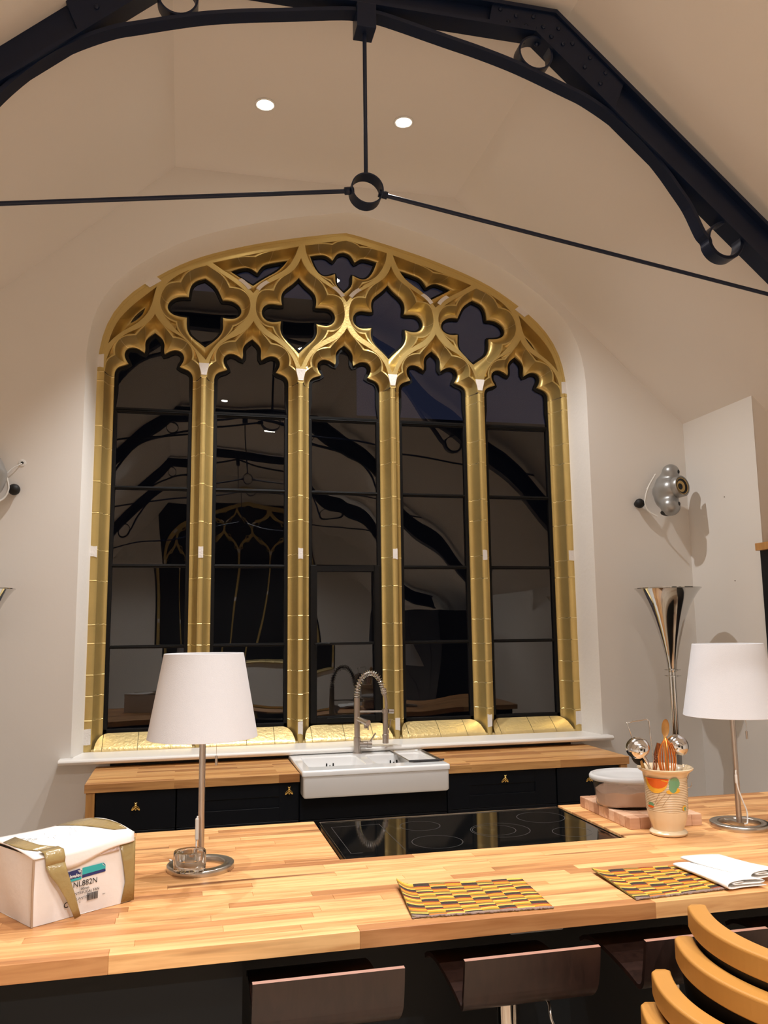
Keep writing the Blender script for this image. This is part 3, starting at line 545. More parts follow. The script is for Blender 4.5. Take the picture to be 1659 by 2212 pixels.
for k, c in enumerate(LC):
    y0, y1 = YI+.014, YG+.012
    zt = 2.111 if k == 2 else ROWS[3]
    g = G()
    for s in (-1, 1): g.box(*sorted((c+s*HW, c+s*(HW-.024))), y0, y1, ZB, ROWS[3])
    g.box(c-HW, c+HW, y0, y1, ZB, ZB+.026); g.build('steel_frame', STEEL_B, win, bevel=.003)
    for z in ROWS:
        if k == 2 and z < 2.2: continue
        g = G(); g.box(c-HW+.02, c+HW-.02, y0+.004, y1, z-.011, z+.011); g.box(c-HW+.02, c+HW-.02, y0-.004, y0+.004, z-.003, z+.003); g.build('glazing_bar', STEEL_B, win, bevel=.002)
    if k == 2:   # opening casement in the middle light
        g = G(); a, b, z0, z1 = c-HW+.012, c+HW-.012, ZB+.014, 2.12
        for (p, q, r, s) in ((a, a+.042, z0, z1), (b-.042, b, z0, z1), (a+.042, b-.042, z0, z0+.042), (a+.042, b-.042, z1-.042, z1)): g.box(p, q, y0-.016, y1, r, s)
        g.box(a+.042, b-.042, y0, y1, ROWS[0]-.009, ROWS[0]+.009)
        cs = g.build('casement', STEEL_B, win, bevel=.003)
        g = G(); g.tube([(a+.03, y0-.02, ROWS[0]), (a+.03, y0-.045, ROWS[0]), (a+.07, y0-.05, ROWS[0]+.004), (a+.12, y0-.045, ROWS[0]+.0)], .006); g.ell((a+.12, y0-.045, ROWS[0]), (.010, .008, .008)); g.build('handle', STEEL_B, cs)
        g = G(); g.tube([(c-.13, y0-.03, ZB+.045), (c+.1, y0-.03, ZB+.045)], .005); g.box(c+.07, c+.09, y0-.036, y0-.012, ZB+.03, ZB+.052); g.build('stay_bar', STEEL_B, cs)
    zz = [ZB]+ROWS
    for a, b in zip(zz[:-1], zz[1:]):
        ax, az = random.uniform(-.012, .012), random.uniform(-.012, .012); m_ = (a+b)/2
        g = G(); f = lambda p, q: (p, YG+(p-c)*ax+(q-m_)*az, q)
        g.add([f(c-HW, a), f(c+HW, a), f(c+HW, b), f(c-HW, b)], [(0,1,2,3)]); g.build('pane', PANE, win, fixn=False)

# ---- matching dark window in the far end wall, seen only in reflections
w2 = copy_tree(win); w2.name = 'window_2'; w2['label'] = 'dark traceried window in the far end wall, seen only as a reflection'
w2.location = (XC, BK+.05, SILLZ); w2.rotation_euler = (0, 0, pi)
g = G(); g.box(XC-1.7, XC+1.7, BK+.001, BK+.01, SILLZ, 4.45); bk = g.build('night_backing', BLACK); bk.parent = w2; bk.matrix_parent_inverse = Matrix.LocRotScale(w2.location, w2.rotation_euler, None).inverted()
# ---- dark building outside
bo = thing('dark_building', 'unlit dark building seen through the glass against the blue dusk sky', 'building', (2, 10, -1))
BR = mat('unlit_brick', (.05, .045, .04), .9, bump=.3, bscale=8)
g = G(); g.box(-9, 3.15, 10, 15, -1, 8.0); g.build('tall_block', BR, bo)
g = G(); g.box(3.15, 14, 10, 15, -1, 5.75); g.build('low_block', BR, bo)

# ================================================================== ROOF TRUSSES
TX, TY = .76, -1.85
def make_truss():
    t = thing('roof_truss', 'navy painted iron roof truss with arched tie and scroll rings, nearest the window', 'roof truss', (TX, TY, 3.63), 'iron roof trusses')
    X = lambda u: TX+u
    kt, kb = (.952, 4.662), (.835, 4.528)
    sl = -.893
    def rp(u, top=True): return kt[1]+sl*(u-kt[0]) if top else kb[1]+sl*(u-kb[0])-.0
    for s in (-1, 1):   # rafters: flanges and web
        g = G(); ue = 3.35
        P = lambda pts: [(X(s*a), b) for a, b in pts]
        off = .016
        g.prism(P([kt, (ue, rp(ue)), (ue, rp(ue)-.022), (kt[0]-.006, kt[1]-.022)]), 'y', TY-.05, TY+.05)
        g.prism(P([(kb[0]+.004, kb[1]+.022), (ue, rp(ue, 0)+.022), (ue, rp(ue, 0)), kb]), 'y', TY-.05, TY+.05)
        g.prism(P([(kt[0], kt[1]-.01), (ue, rp(ue)-.01), (ue, rp(ue, 0)+.01), (kb[0], kb[1]+.01)]), 'y', TY-.012, TY+.012)
        g.build('rafter', NAVY, t)
    g = G()
    g.box(X(-kt[0]), X(kt[0]), TY-.05, TY+.05, kt[1]-.02, kt[1]); g.box(X(-kb[0]), X(kb[0]), TY-.05, TY+.05, kb[1], kb[1]+.02); g.box(X(-kb[0]), X(kb[0]), TY-.012, TY+.012, kb[1]+.01, kt[1]-.01)
    g.build('collar_beam', NAVY, t)
    for s in (-1, 1):
        g = G(); Pp = [(.62, kt[1]-.018), (kt[0]-.01, kt[1]-.018), (1.30, rp(1.30)-.02), (1.24, rp(1.24, 0)+.018), (kb[0], kb[1]+.018), (.60, kb[1]+.018)]
        g.prism([(X(s*a), b) for a, b in Pp], 'y', TY-.038, TY-.012)
        gp = g.build('gusset_plate', NAVY, t, bevel=.002)
        for q in ((.66, 4.62), (.74, 4.60), (.83, 4.61), (.70, 4.56), (.79, 4.555), (.88, 4.565), (.96, 4.57), (1.03, 4.50), (.98, 4.49), (1.12, 4.44), (1.09, 4.385), (1.2, 4.37), (1.17, 4.31), (.92, 4.52)):
            g = G(); g.ell((X(s*q[0]), TY-.040, q[1]), (.011, .008, .011), 10); g.build('rivet', NAVY, gp)
    # arched flat bar, curling round the end rings
    half = [(0, 4.495), (.10, 4.488), (.384, 4.430), (.56, 4.395), (.757, 4.345), (1.0, 4.262), (1.10, 4.225), (1.235, 4.150), (1.34, 4.073), (1.42, 3.995), (1.496, 3.907), (1.560, 3.82), (1.626, 3.724), (1.683, 3.600)]
    rc = (1.812, 3.568); rr = .100
    a0 = math.radians(170)
    curl = [(rc[0]+rr*cos(a0+math.radians(q)), rc[1]+rr*sin(a0+math.radians(q))) for q in range(12, 215, 16)]
    for s in (-1, 1):
        C_ = [tuple(v)[:2] for v in catmull([Vector((a, b, 0)) for a, b in half+curl], 4)]
        R = []
        for i, p in enumerate(C_):
            a = C_[max(0, i-1)]; b = C_[min(len(C_)-1, i+1)]; tt = Vector((b[0]-a[0], b[1]-a[1])).normalized(); nx, nz = -tt.y, tt.x
            q = (p[0]+nx*.018, p[1]+nz*.018)
            R.append([(X(s*p[0]), TY-.035, p[1]), (X(s*p[0]), TY+.035, p[1]), (X(s*q[0]), TY+.035, q[1]), (X(s*q[0]), TY-.035, q[1])])
        g = G(); g.rings(R, sm=False); g.build('arch_bar', NAVY, t)
    def ring(cx, cz, r, th=.009, w=.035, name='scroll_ring'):
        g = G(); n = 40; R = []
        for j in range(n):
            a = 2*pi*j/n; R.append([(X(cx+r_*cos(a)), y, cz+r_*sin(a)) for r_, y in ((r, TY-w), (r, TY+w), (r-th, TY+w), (r-th, TY-w))])
        g.rings(R, loop=True, sm=True); return g.build(name, NAVY, t)
    for s in (-1, 1):
        rg = ring(s*.838, 4.425, .088)
        for q in (-.05, .02): 
            g = G(); g.ell((X(s*.838+q), TY, 4.425+.072), (.012, .012, .012), 10); g.build('bolt', NAVY, rg)
        rg = ring(s*1.812, 3.568, .096)
        g = G(); g.ell((X(s*1.865), TY+.01, 3.63), (.016, .016, .016), 10); g.build('bolt', NAVY, rg)
    rg = ring(0, 3.630, .074, th=.006, name='centre_ring')
    for s in (-1, 1):
        g = G(); e = Vector((X(s*.085), TY, 3.627)); g.tube([(X(s*.058), TY, 3.630), (X(s*.098), TY, 3.622)], .017, 6); g.build('nut', NAVY, rg)
        g = G(); g.tube([(X(s*.08), TY, 3.624), (X(s*3.2), TY, 3.624-.1535*3.12)], .0095, 12); g.build('tie_rod', NAVY, t)
    g = G(); g.tube([(X(0), TY, 3.70), (X(0), TY, 4.42)], .0095, 12); g.build('drop_rod', NAVY, t)
    g = G(); g.box(X(-.045), X(.045), TY-.052, TY+.052, 4.408, 4.53); g.build('centre_block', NAVY, t, bevel=.003)
    return t
tr = make_truss()
for dy, lb in ((-3.4, 'navy iron roof truss over the camera, seen only in the window reflections'), (-6.8, 'furthest navy iron roof truss behind the camera, seen only as a faint reflection')):
    c = copy_tree(tr); c.location.y += dy; c['label'] = lb

# ================================================================== CEILING SPOTS
LAMP = emit_mat('spot_lamp_face', (1, .93, .80), 60)
proto = None; fit = []
labels = ['left bright recessed spotlight in the flat ceiling above the window', 'right bright recessed spotlight in the flat ceiling above the window'] + \
    ['recessed ceiling spotlight over the %s, %s of its pair' % (w, s) for w in ('island', 'camera', 'middle of the room', 'far end of the room') for s in ('left', 'right')]
for k, (x, y, pw, tx, ty, cone) in enumerate(SPOTS):
    if proto is None:
        proto = thing('ceiling_spotlight', labels[0], 'light', (x, y, ZC), 'recessed ceiling spotlights')
        g = G(); g.lathe([(.044, 0), (.060, -.001), (.062, -.005), (.058, -.008), (.046, -.006), (.042, .0)], (x, y, ZC), 28, cap=False); g.build('bezel', WHITEP, proto)
        g = G(); g.lathe([(.001, -.0065), (.041, -.0065), (.043, -.002)], (x, y, ZC), 24, cap=True); g.build('lamp_face', LAMP, proto)
        t = proto
    else:
        t = copy_tree(proto); t.location = (x, y, ZC); t['label'] = labels[k]
    fit.append(t)
for k, (x, y, pw, tx, ty, cone) in enumerate(SPOTS):
    t = fit[k]; ld = bpy.data.lights.new('spot', 'SPOT'); ld.energy = pw; ld.color = WARM; ld.spot_size = math.radians(cone); ld.spot_blend = .55; ld.shadow_soft_size = .03
    lo = bpy.data.objects.new('spot', ld); COL.objects.link(lo); lo.parent = t; lo.location = (0, 0, -.02)
    lo.rotation_euler = Vector((tx, ty, -ZC)).to_track_quat('-Z', 'Y').to_euler()

# ================================================================== BACK COUNTER
T = .91
ct = thing('worktop', 'oiled wooden worktop either side of the white sink under the window', 'worktop', (1.07, -.3, T-.045))
for a, b in ((-.478, .634), (1.474, 2.616)):
    g = G(); g.box(a, b, -.598, -.004, T-.045, T); g.build('board', WOOD_B, ct, bevel=.002)
g = G(); g.box(.634, 1.474, -.03, -.004, T-.045, T); g.build('back_strip', WOOD_B, ct)
o = G().box(-.40, 2.52, -.012, -.001, T, SILLZ-.034).build('gap_strip', BLACK); tag(o, 'thin black strip in the gap between the worktop and the window sill', 'gap_strip')  # black strip set into the dark gap below the sill
def shaker(g, x0, x1, z0, z1, y, fr=.09, frz=None):
    frz = frz or fr
    g.box(x0, x1, y+.006, y+.020, z0, z1)
    for a, b, c, d in ((x0, x0+fr, z0, z1), (x1-fr, x1, z0, z1), (x0+fr, x1-fr, z0, z0+frz), (x0+fr, x1-fr, z1-frz, z1)): g.box(a, b, y, y+.006, c, d)
def bee(parent, x, z, y):
    g = G(); s = 1.0
    g.tube([(x, y, z), (x, y-.014, z)], .006)
    g.ell((x, y-.020, z+.014), (.0062, .0055, .0062), 14); g.ell((x, y-.021, z+.004), (.0078, .007, .0078), 14); g.ell((x, y-.020, z-.008), (.0062, .0058, .0120), 14)
    for q in (-.0055, .0055): g.ell((x+q, y-.021, z+.020), (.0022, .0022, .0026), 8)
    for sgn in (-1, 1):
        g.T = Matrix.Translation((x+sgn*.010, y-.018, z-.006)) @ Matrix.Rotation(sgn*-.62, 4, 'Y') @ Matrix.Rotation(.25, 4, 'X'); g.ell((0, 0, -.004), (.0062, .0018, .0145), 14); g.T = Matrix()
    return g.build('bee_knob', BRASS, parent)
units = [(-.424, -.020, 'narrow black base cabinet left of the sink at the wood end panel', [(-.222, .786)], .03),
         (-.016, .632, 'wide black shaker cabinet with bee knob just left of the sink', [(.576, .822)], .105),
         (1.478, 2.147, 'wide black shaker cabinet with bee knob just right of the sink', [(1.823, .820)], .13),
         (2.152, 2.556, 'narrow black base cabinet right end under the worktop beside the wood end panel', [(2.354, .797)], .03)]
for x0, x1, lb, knobs, fr in units:
    t = thing('base_cabinet', lb, 'cabinet', ((x0+x1)/2, -.3, .0))
    g = G(); g.box(x0+.001, x1-.001, -.556, -.01, .09, T-.046); g.box(x0+.001, x1-.001, -.50, -.03, 0, .09); g.build('body', CABB, t)
    g = G()
    if fr > .05: shaker(g, x0+.002, x1-.002, .665, .862, -.578, fr, .07)
    else: g.box(x0+.002, x1-.002, -.578, -.558, .665, .862)
    d = g.build('drawer', CABB, t, bevel=.0015)
    bee(d, knobs[0][0], knobs[0][1], -.578)
    g = G(); shaker(g, x0+.002, x1-.002, .10, .661, -.578, .07); g.build('door', CABB, t, bevel=.0015)
t = thing('sink_cabinet', 'plain black cabinet panel below the white double sink', 'cabinet', (1.055, -.3, 0))
g = G(); g.box(.636, 1.474, -.556, -.01, .09, .779); g.build('body', CABB, t)
g = G(); shaker(g, .638, 1.472, .10, .655, -.578, .07); g.build('door', CABB, t, bevel=.0015)
g = G(); g.box(.638, 1.472, -.578, -.558, .66, .779); g.build('fascia', CABB, t)
for x, lb in ((-.471, 'tall oak end panel closing the left end of the back cabinets'), (2.560, 'tall oak end panel closing the right end of the back cabinets')):
    o = G().box(x, x+.044, -.592, -.01, 0, T-.046).build('end_panel', WOOD_P, bevel=.002, org=(x+.022, -.3, 0)); tag(o, lb, 'panel')

# ---- double ceramic sink
sk = thing('double_sink', 'white ceramic double bowl butler sink set into the wooden worktop', 'sink', (1.054, -.35, .785))
x0, x1, y0, y1, zt, zb = .637, 1.471, -.672, -.032, .932, .787
B1 = (.690, 1.024, -.545, -.185); B2 = (1.078, 1.420, -.545, -.185)
g = G(); out = rrect(x0, x1, y0, y1, .014, 5)
h1, h2 = rrect(*B1, .03, 6), rrect(*B2, .03, 6)
g.fill([rrect(x0+.008, x1-.008, y0+.008, y1-.008, .012, 5), h1, h2], lambda a, b: (a, b, zt))
oi = rrect(x0+.008, x1-.008, y0+.008, y1-.008, .012, 5)
g.rings([[(a, b, zt) for a, b in oi], [(a*.3+c*.7, b*.3+d*.7, zt-.0025) for (a, b), (c, d) in zip(oi, out)], [(a, b, zt-.010) for a, b in out], [(a, b, zt-.028) for a, b in out],
         [(a+(.006 if a < 1.05 else -.006), b+(.008 if b < -.3 else 0), zt-.034) for a, b in out], [(a+(.006 if a < 1.05 else -.006), b+(.008 if b < -.3 else 0), zb+.01) for a, b in out], [(a+(.012 if a < 1.05 else -.012), b+(.015 if b < -.3 else 0), zb) for a, b in out]], cap=False)
for B in (B1, B2):
    def rr(d, z, r=.03): return [(a, b, z) for a, b in rrect(B[0]+d, B[1]-d, B[2]+d, B[3]-d, r, 6)]
    g.rings([rr(0, zt), rr(.003, zt-.003), rr(.005, zt-.010), rr(.008, zt-.13), rr(.02, zt-.140, .025), rr(.05, zt-.142, .02)], cap=False)
    g.add(rr(.05, zt-.142, .02), [tuple(range(28))])
basin = g.build('basin', CERAMIC, sk)
for B in (B1, B2):
    cx = (B[0]+B[1])/2+.012
    g = G(); 
    for q in (-.020, .020): g.prism(rrect(cx+q-.004, cx+q+.004, .884-.012, .884+.010, .0038, 4), 'y', B[3]-.0095, B[3]-.004)
    g.build('overflow_slot', BLACK, sk)
    g = G(); g.tube([(cx, B[3]-.011, .880), (cx, B[3]-.004, .880)], .005, 14); g.build('overflow_screw', CHROME, sk)
    g = G(); g.lathe([(.001, .004), (.040, .004), (.044, .001)], (cx-.012, (B[2]+B[3])/2, zt-.142), 28); g.build('waste', CHROME, sk)
# ---- steel colander tray over the right bowl
cl = thing('colander_tray', 'stainless steel colander tray resting across the right sink bowl', 'colander', (1.36, -.31, .932))
g = G(); xa, xb, ya, yb = 1.262, 1.462, -.562, -.075
def rq(d, z, r=.02): return [(a, b, z) for a, b in rrect(xa+d, xb-d, ya+d*1.5, yb-d*1.5, r, 5)]
g.rings([rq(0, .938), rq(.010, .939), rq(.014, .935), rq(.030, .893), rq(.040, .885)], cap=False); g.add(rq(.040, .885), [tuple(range(24))]); g.build('tray', BRUSH, cl)
for y in (ya-.004, yb+.004):
    g = G(); g.tube([(xa-.004, y, .941), (xb+.004, y, .941)], .0058, 10); g.build('grip', mat('dark_rubber_grip', (.03, .028, .03), .5), cl)
g = G(); R = []
for i in range(9):
    for j in range(4): g.lathe([(.0025, 0), (.001, .0004)], (xa+.055+j*.03, ya+.08+i*.041, .8856), 8)
g.build('drain_hole', BLACK, cl, kind='stuff')
# ---- spring neck tap
tp = thing('kitchen_tap', 'tall brushed steel spring-neck kitchen tap standing behind the sink', 'tap', (1.052, -.115, .932)); ty = -.115
g = G(); g.lathe([(.028, 0), (.028, .006), (.022, .008), (.022, .095), (.018, .096), (.018, .25), (.0185, .335), (.015, .337)], (1.052, ty, .932), 24); g.build('column', BRUSHD, tp)
arc = [(1.052, 1.265), (1.053, 1.30), (1.062, 1.345), (1.085, 1.388), (1.115, 1.410), (1.145, 1.415), (1.175, 1.400), (1.200, 1.365), (1.216, 1.325), (1.224, 1.29)]
P_ = catmull([Vector((a, ty, b)) for a, b in arc], 14)
g = G(); g.tube(P_, .0085, 10); hose = g.build('hose', BRUSHD, tp)
g = G(); H = []; turns = 25; n = turns*12
for i in range(n+1):
    q = i/n*(len(P_)-1); j = min(int(q), len(P_)-2); p = P_[j].lerp(P_[j+1], q-j); tn = (P_[j+1]-P_[j]).normalized(); nn = tn.cross(Vector((0, 1, 0))).normalized(); a = 2*pi*turns*i/n
    H.append(p+nn*.0165*cos(a)+Vector((0, 1, 0))*.0165*sin(a))
g.tube(H, .0030, 6); g.build('spring', CHROME, tp)
g = G(); g.tube([(1.222, ty, 1.315), (1.228, ty, 1.278)], .0165, 18); g.build('collar', BRUSHD, tp)
g = G(); g.tube(catmull([Vector(p) for p in ((1.228, ty, 1.285), (1.236, ty, 1.25), (1.238, ty, 1.21), (1.235, ty, 1.185))], 4), .0095, 12); g.build('hose_end', BRUSHD, tp)
g = G(); g.lathe([(.0195, 0), (.0195, .030), (.021, .031), (.021, .052), (.0165, .055), (.0165, .190), (.013, .200)], (1.231, ty, .985), 22); sh = g.build('spray_head', BRUSHD, tp)
g = G(); g.tube([(1.246, ty, 1.03), (1.258, ty-.005, 1.09), (1.266, ty-.008, 1.13)], .003, 8); g.build('spray_trigger', CHROME, sh)
g = G(); g.tube([(1.052, ty, 1.182), (1.245, ty, 1.178)], .0055, 12); g.lathe([(.021, -.012), (.021, .012)], (1.231, ty, 1.180), 22); hb = g.build('holder_bar', BRUSHD, tp)
g = G(); g.tube([(1.252, ty, 1.178), (1.284, ty, 1.176)], .0135, 18); g.build('holder_knob', BRUSHD, hb)
g = G(); g.tube([(1.052, ty, 1.142), (1.082, ty-.050, 1.128), (1.105, ty-.085, 1.118)], [.015, .016, .020], 18); g.tube([(1.092, ty-.068, 1.115), (1.092, ty-.068, 1.088)], .011, 14); g.tube([(1.104, ty-.08, 1.11), (1.104, ty-.08, 1.078)], .004, 8); g.build('pot_filler_spout', BRUSHD, tp)
g = G(); g.tube([(1.065, ty, .986), (1.112, ty, .984)], .0195, 20); g.tube([(1.113, ty, .984), (1.142, ty, .982)], .021, 20); mxr = g.build('mixer_body', BRUSHD, tp)
g = G(); g.tube([(1.132, ty, .998), (1.168, ty-.005, 1.050)], .0045, 10); g.build('lever', BRUSHD, mxr)

# ================================================================== ISLAND
IF, IB = -3.045, -1.767; NL, NR, NY = .533, 1.608, -2.394
isl = thing('island_worktop', 'long finger-jointed beech island worktop notched round the black hob', 'worktop', (1, -2.4, T-.044))
rows = 28; rh = (IB-IF)/rows; kx = 0; meshes = {}
random.seed(11)
def stave(a, b, ya, yb):
    g = G(); g.box(a+.0002, b-.0002, ya+.0002, yb-.0002, T-.044, T-.0); o = g.build('stave', WOOD_I, isl, fixn=False)
    m = o.modifiers.new('bevel', 'BEVEL'); m.width = .0007; m.segments = 1
for r in range(rows):
    ya, yb = IF+r*rh, IF+(r+1)*rh
    spans = [(-1.35, 3.15)] if ya < NY-.01 else [(-1.35, NL), (NR, 3.15)]
    if r < 2: spans = [(-1.35, 3.15)]
    for s0, s1 in spans:
        x = s0
        while x < s1-.01:
            L_ = random.choice((.30, .42, .52, .62, .74)) if r else random.choice((.42, .62, .85))
            if x == s0: L_ *= random.uniform(.4, 1)
            e = x+L_
            if s1-e < .18: e = s1
            stave(x, e, ya, yb); x = e
t = thing('island_unit', 'dark panelled island base below the beech worktop', 'cabinet', (1, -2.4, 0))
g = G(); g.box(-1.3, .165, -2.985, -1.80, 0, T-.0455); g.build('side_cupboard', CABG, t)
g = G(); g.box(.165, .53, -2.72, -1.80, 0, T-.0455); g.box(.53, 1.61, -2.72, -2.42, 0, T-.0455); g.box(1.61, 3.1, -2.72, -1.80, 0, T-.0455); g.build('body', CABG, t)
o = thing('socket_box', 'white plastic socket box fixed under the front edge of the island worktop', 'socket', (.99, -2.93, .866-.03))
g = G(); g.prism(rrect(.905, 1.066, .832, .8655, .005), 'y', -2.96, -2.90); g.build('case', WHITEP, o, bevel=.001)
g = G(); g.box(1.005, 1.02, -2.963, -2.958, .853, .858); g.build('slot', BLACK, o)

# ---- range cooker
rc = thing('range_cooker', 'wide black range cooker with glass induction hob set in the island notch', 'cooker', (1.07, -2.08, 0))
g = G(); g.box(.548, 1.592, -2.385, -1.80, .0, .893); g.build('body', BLACK, rc)
HZ = .903
g = G(); g.box(.556, 1.598, -2.372, -1.772, .892, HZ); hb = g.build('hob_glass', HOBG, rc, bevel=.0015)
g = G(); g.box(.548, .557, -2.372, -1.765, .890, HZ+.003); g.box(.548, 1.606, -1.772, -1.764, .890, HZ+.003); g.box(1.597, 1.606, -2.372, -1.765, .890, HZ+.003); g.build('trim', CHROME, rc, bevel=.001)
LINE = mat('grey_hob_print', (.07, .07, .07), .4)
def hring(cx, cy_, r):
    g = G(); n = 56; g.rings([[(cx+q*cos(2*pi*j/n), cy_+q*sin(2*pi*j/n), HZ+.0003) for j in range(n)] for q in (r-.0009, r+.0009)], cap=False); g.build('cooking_zone', LINE, rc, fixn=False)
for c in ((.928, -2.195, .094), (.935, -1.935, .080), (1.215, -2.09, .115), (1.192, -2.084, .084), (1.455, -1.93, .098), (1.468, -2.195, .075)): hring(*c)
for a in (((.785, -1.86), (.785, -2.27)), ((.589, -1.86), (.589, -2.27)), ((.589, -2.27), (.63, -2.27)), ((.589, -1.86), (.785, -1.86))):
    g = G(); (p, q), (r, s) = a; w = .0006
    g.box(min(p, r)-w, max(p, r)+w, min(q, s)-w, max(q, s)+w, HZ, HZ+.0004); g.build('panel_line', LINE, rc)

# ================================================================== TABLE LAMPS
def lamp(x, y, label):
    t = thing('table_lamp', label, 'lamp', (x, y, T), 'brushed steel ring-base table lamps')
    g = G(); n = 56; R = []
    for j in range(n):
        a = 2*pi*j/n; R.append([(x+r*cos(a), y+r*sin(a), T+z) for r, z in ((.108, 0), (.109, .002), (.109, .017), (.107, .019), (.079, .019), (.077, .017), (.077, 0))])
    g.rings(R, loop=True); g.build('ring_base', BRUSH, t)
    g = G(); g.box(x-.013, x+.013, y-.012, y+.085, T+.002, T+.017); g.build('base_bar', BRUSH, t)
    g = G(); g.tube([(x, y, T+.016), (x, y, T+.66)], .0105, 20); g.build('pole', BRUSHD, t)
    g = G(); R = []
    for r, z in ((.181, .420), (.1825, .421), (.133, .698), (.131, .6985), (.129, .696), (.179, .422)): R.append([(x+r*cos(2*pi*j/64), y+r*sin(2*pi*j/64), T+z) for j in range(64)])
    g.rings(R+[R[0]], cap=False); sh = g.build('shade', FABRIC, t)
    g = G(); 
    for a in (0, 2.09, 4.19): g.tube([(x, y, T+.655), (x+.130*cos(a), y+.130*sin(a), T+.690)], .0018, 6)
    g.build('shade_carrier', CHROME, sh)
    g = G(); g.lathe([(.018, 0), (.020, .03), (.016, .05)], (x, y, T+.62), 16); g.ell((x, y, T+.585), (.022, .022, .034), 16); g.build('bulb', WHITEP, t)
    cx = x+.045; zl = T+.33
    g = G(); g.tube([(cx, y-.02, T+.60), (cx, y-.02, zl+.03)], .0007, 5); pc = g.build('pull_chain', CHROME, t)
    g = G(); g.tube([(cx, y-.02, zl+.03), (cx, y-.02, zl)], .0042, 12); g.build('pull_bead', BRUSHD, pc)
    return t
l1 = lamp(.071, -2.340, 'white-shaded steel ring-base lamp on the island left of the hob')
l2 = lamp(2.105, -2.330, 'white-shaded steel ring-base lamp on the island at the right edge')
g = G(); x, y = .071, -2.355
g.tube(catmull([Vector(p) for p in ((x-.012, y, T+.17), (x-.014, y-.004, T+.15), (x-.016, y-.004, T+.06), (x-.018, y+.01, T+.02), (x-.05, y+.05, T+.004), (x-.10, y+.14, T+.003))], 5), .0028, 8)
g.build('cable', WHITEP, l1); g = G(); g.box(x-.020, x-.008, y-.012, y+.0, T+.095, T+.165); g.build('cable_switch', mat('clear_switch_plastic', (.6, .58, .54), .25), l1, bevel=.004)
g = G(); x, y = 2.105, -2.345
g.tube(catmull([Vector(p) for p in ((x-.014, y-.004, T+.215), (x-.018, y-.008, T+.20), (x-.014, y-.010, T+.15), (x+.002, y-.012, T+.10), (x+.018, y-.01, T+.06), (x+.014, y-.014, T+.02), (x-.002, y-.02, T+.018))], 5), .0030, 8)
g.build('cable', WHITEP, l2); g = G(); g.box(x-.022, x-.012, y-.012, y-.002, T+.165, T+.20); g.build('cable_switch', WHITEP, l2, bevel=.004)
# ---- tealight holder on the left lamp's base
x, y = .035, -2.425; z = T+.0195
o = G().lathe([(.001, 0), (.047, 0), (.050, .002), (.0515, .030), (.0505, .058), (.049, .060), (.029, .059), (.027, .056), (.026, .032), (.022, .028), (.001, .027)], (x, y, z), 48).build('tealight_holder', GLASSM, org=(x, y, z))
tag(o, 'thick clear glass tealight holder on the ring base of the left lamp', 'candle holder')

# ================================================================== CARDBOARD BOX
Bc, Dc = Vector((-.375, -2.791, 0)), Vector((-.132, -2.626, 0)); ex = (Dc-Bc).normalized(); ey = Vector((-ex.y, ex.x, 0))
MB = Matrix(((ex.x, ey.x, 0, Bc.x), (ex.y, ey.y, 0, Bc.y), (0, 0, 1, T), (0, 0, 0, 1)))   # box frame: x along the printed side, y away from the camera
CARD = mat('white_cardboard', (.80, .74, .70), .75, bump=.12, bscale=30, var=.05, vscale=12)
TAPE = mat('brown_parcel_tape', (.32, .225, .09), .22, bump=.25, bscale=45, var=.12, vscale=20)
CBR = mat('torn_brown_card', (.40, .28, .19), .85)
INK = mat('black_print', (.02, .02, .02), .6); TEAL = mat('teal_print', (.03, .40, .42), .5); NAVP = mat('navy_print', (.02, .03, .14), .5); WPR = mat('white_print', (.85, .85, .82), .5)
bx = thing('cardboard_box', 'battered white cardboard fan box sealed with brown tape on the island', 'box', (Bc.x+.1, Bc.y+.2, T))
Lx, Ly, Lz = .294, .30, .176
def top_z(u, v): return Lz + .010*sin(pi*min(1, max(0, v/Ly))) + .018*(max(0, u/Lx-.45)/.55)**1.5*sin(pi*min(1, max(0.0, .25+.6*v/Ly))) - .004*(1-u/Lx)*(1-v/Ly)
g = G(); g.T = MB; n = 14
def side(a, b, nrm, amp):
    R = []
    for k in range(7):
        q = k/6; row = []
        for i in range(n+1):
            s = i/n; u = a[0]+(b[0]-a[0])*s; v = a[1]+(b[1]-a[1])*s
            bul = amp*sin(pi*s)*sin(pi*q)+.0015*sin(9*s+5*q)
            ztop = Lz
            row.append((u+nrm[0]*bul, v+nrm[1]*bul, q*ztop+(.001 if k == 0 else 0)))
        R.append(row)
    g.rings(R, closed=False, cap=False, sm=True)
side((0, 0), (Lx, 0), (0, -1), .003); side((Lx, 0), (Lx, Ly), (1, 0), .004); side((Lx, Ly), (0, Ly), (0, 1), .003); side((0, Ly), (0, 0), (-1, 0), .004)
g.add([(0, 0, .001), (Lx, 0, .001), (Lx, Ly, .001), (0, Ly, .001)], [(0, 1, 2, 3)])
g.build('carton', CARD, bx, fixn=False)
g = G(); g.T = MB; R = []
for k in range(13):
    v = -.004+(Ly+.006)*k/12; row = []
    for i in range(17):
        u = -.003+(Lx+.006)*i/16; row.append((u, v, top_z(u, v)+.003))
    R.append(row)
g.rings(R, closed=False, cap=False, sm=True); lid = g.build('lid_flap', CARD, bx, fixn=False)
s_ = lid.modifiers.new('s', 'SOLIDIFY'); s_.thickness = .003; s_.offset = -1
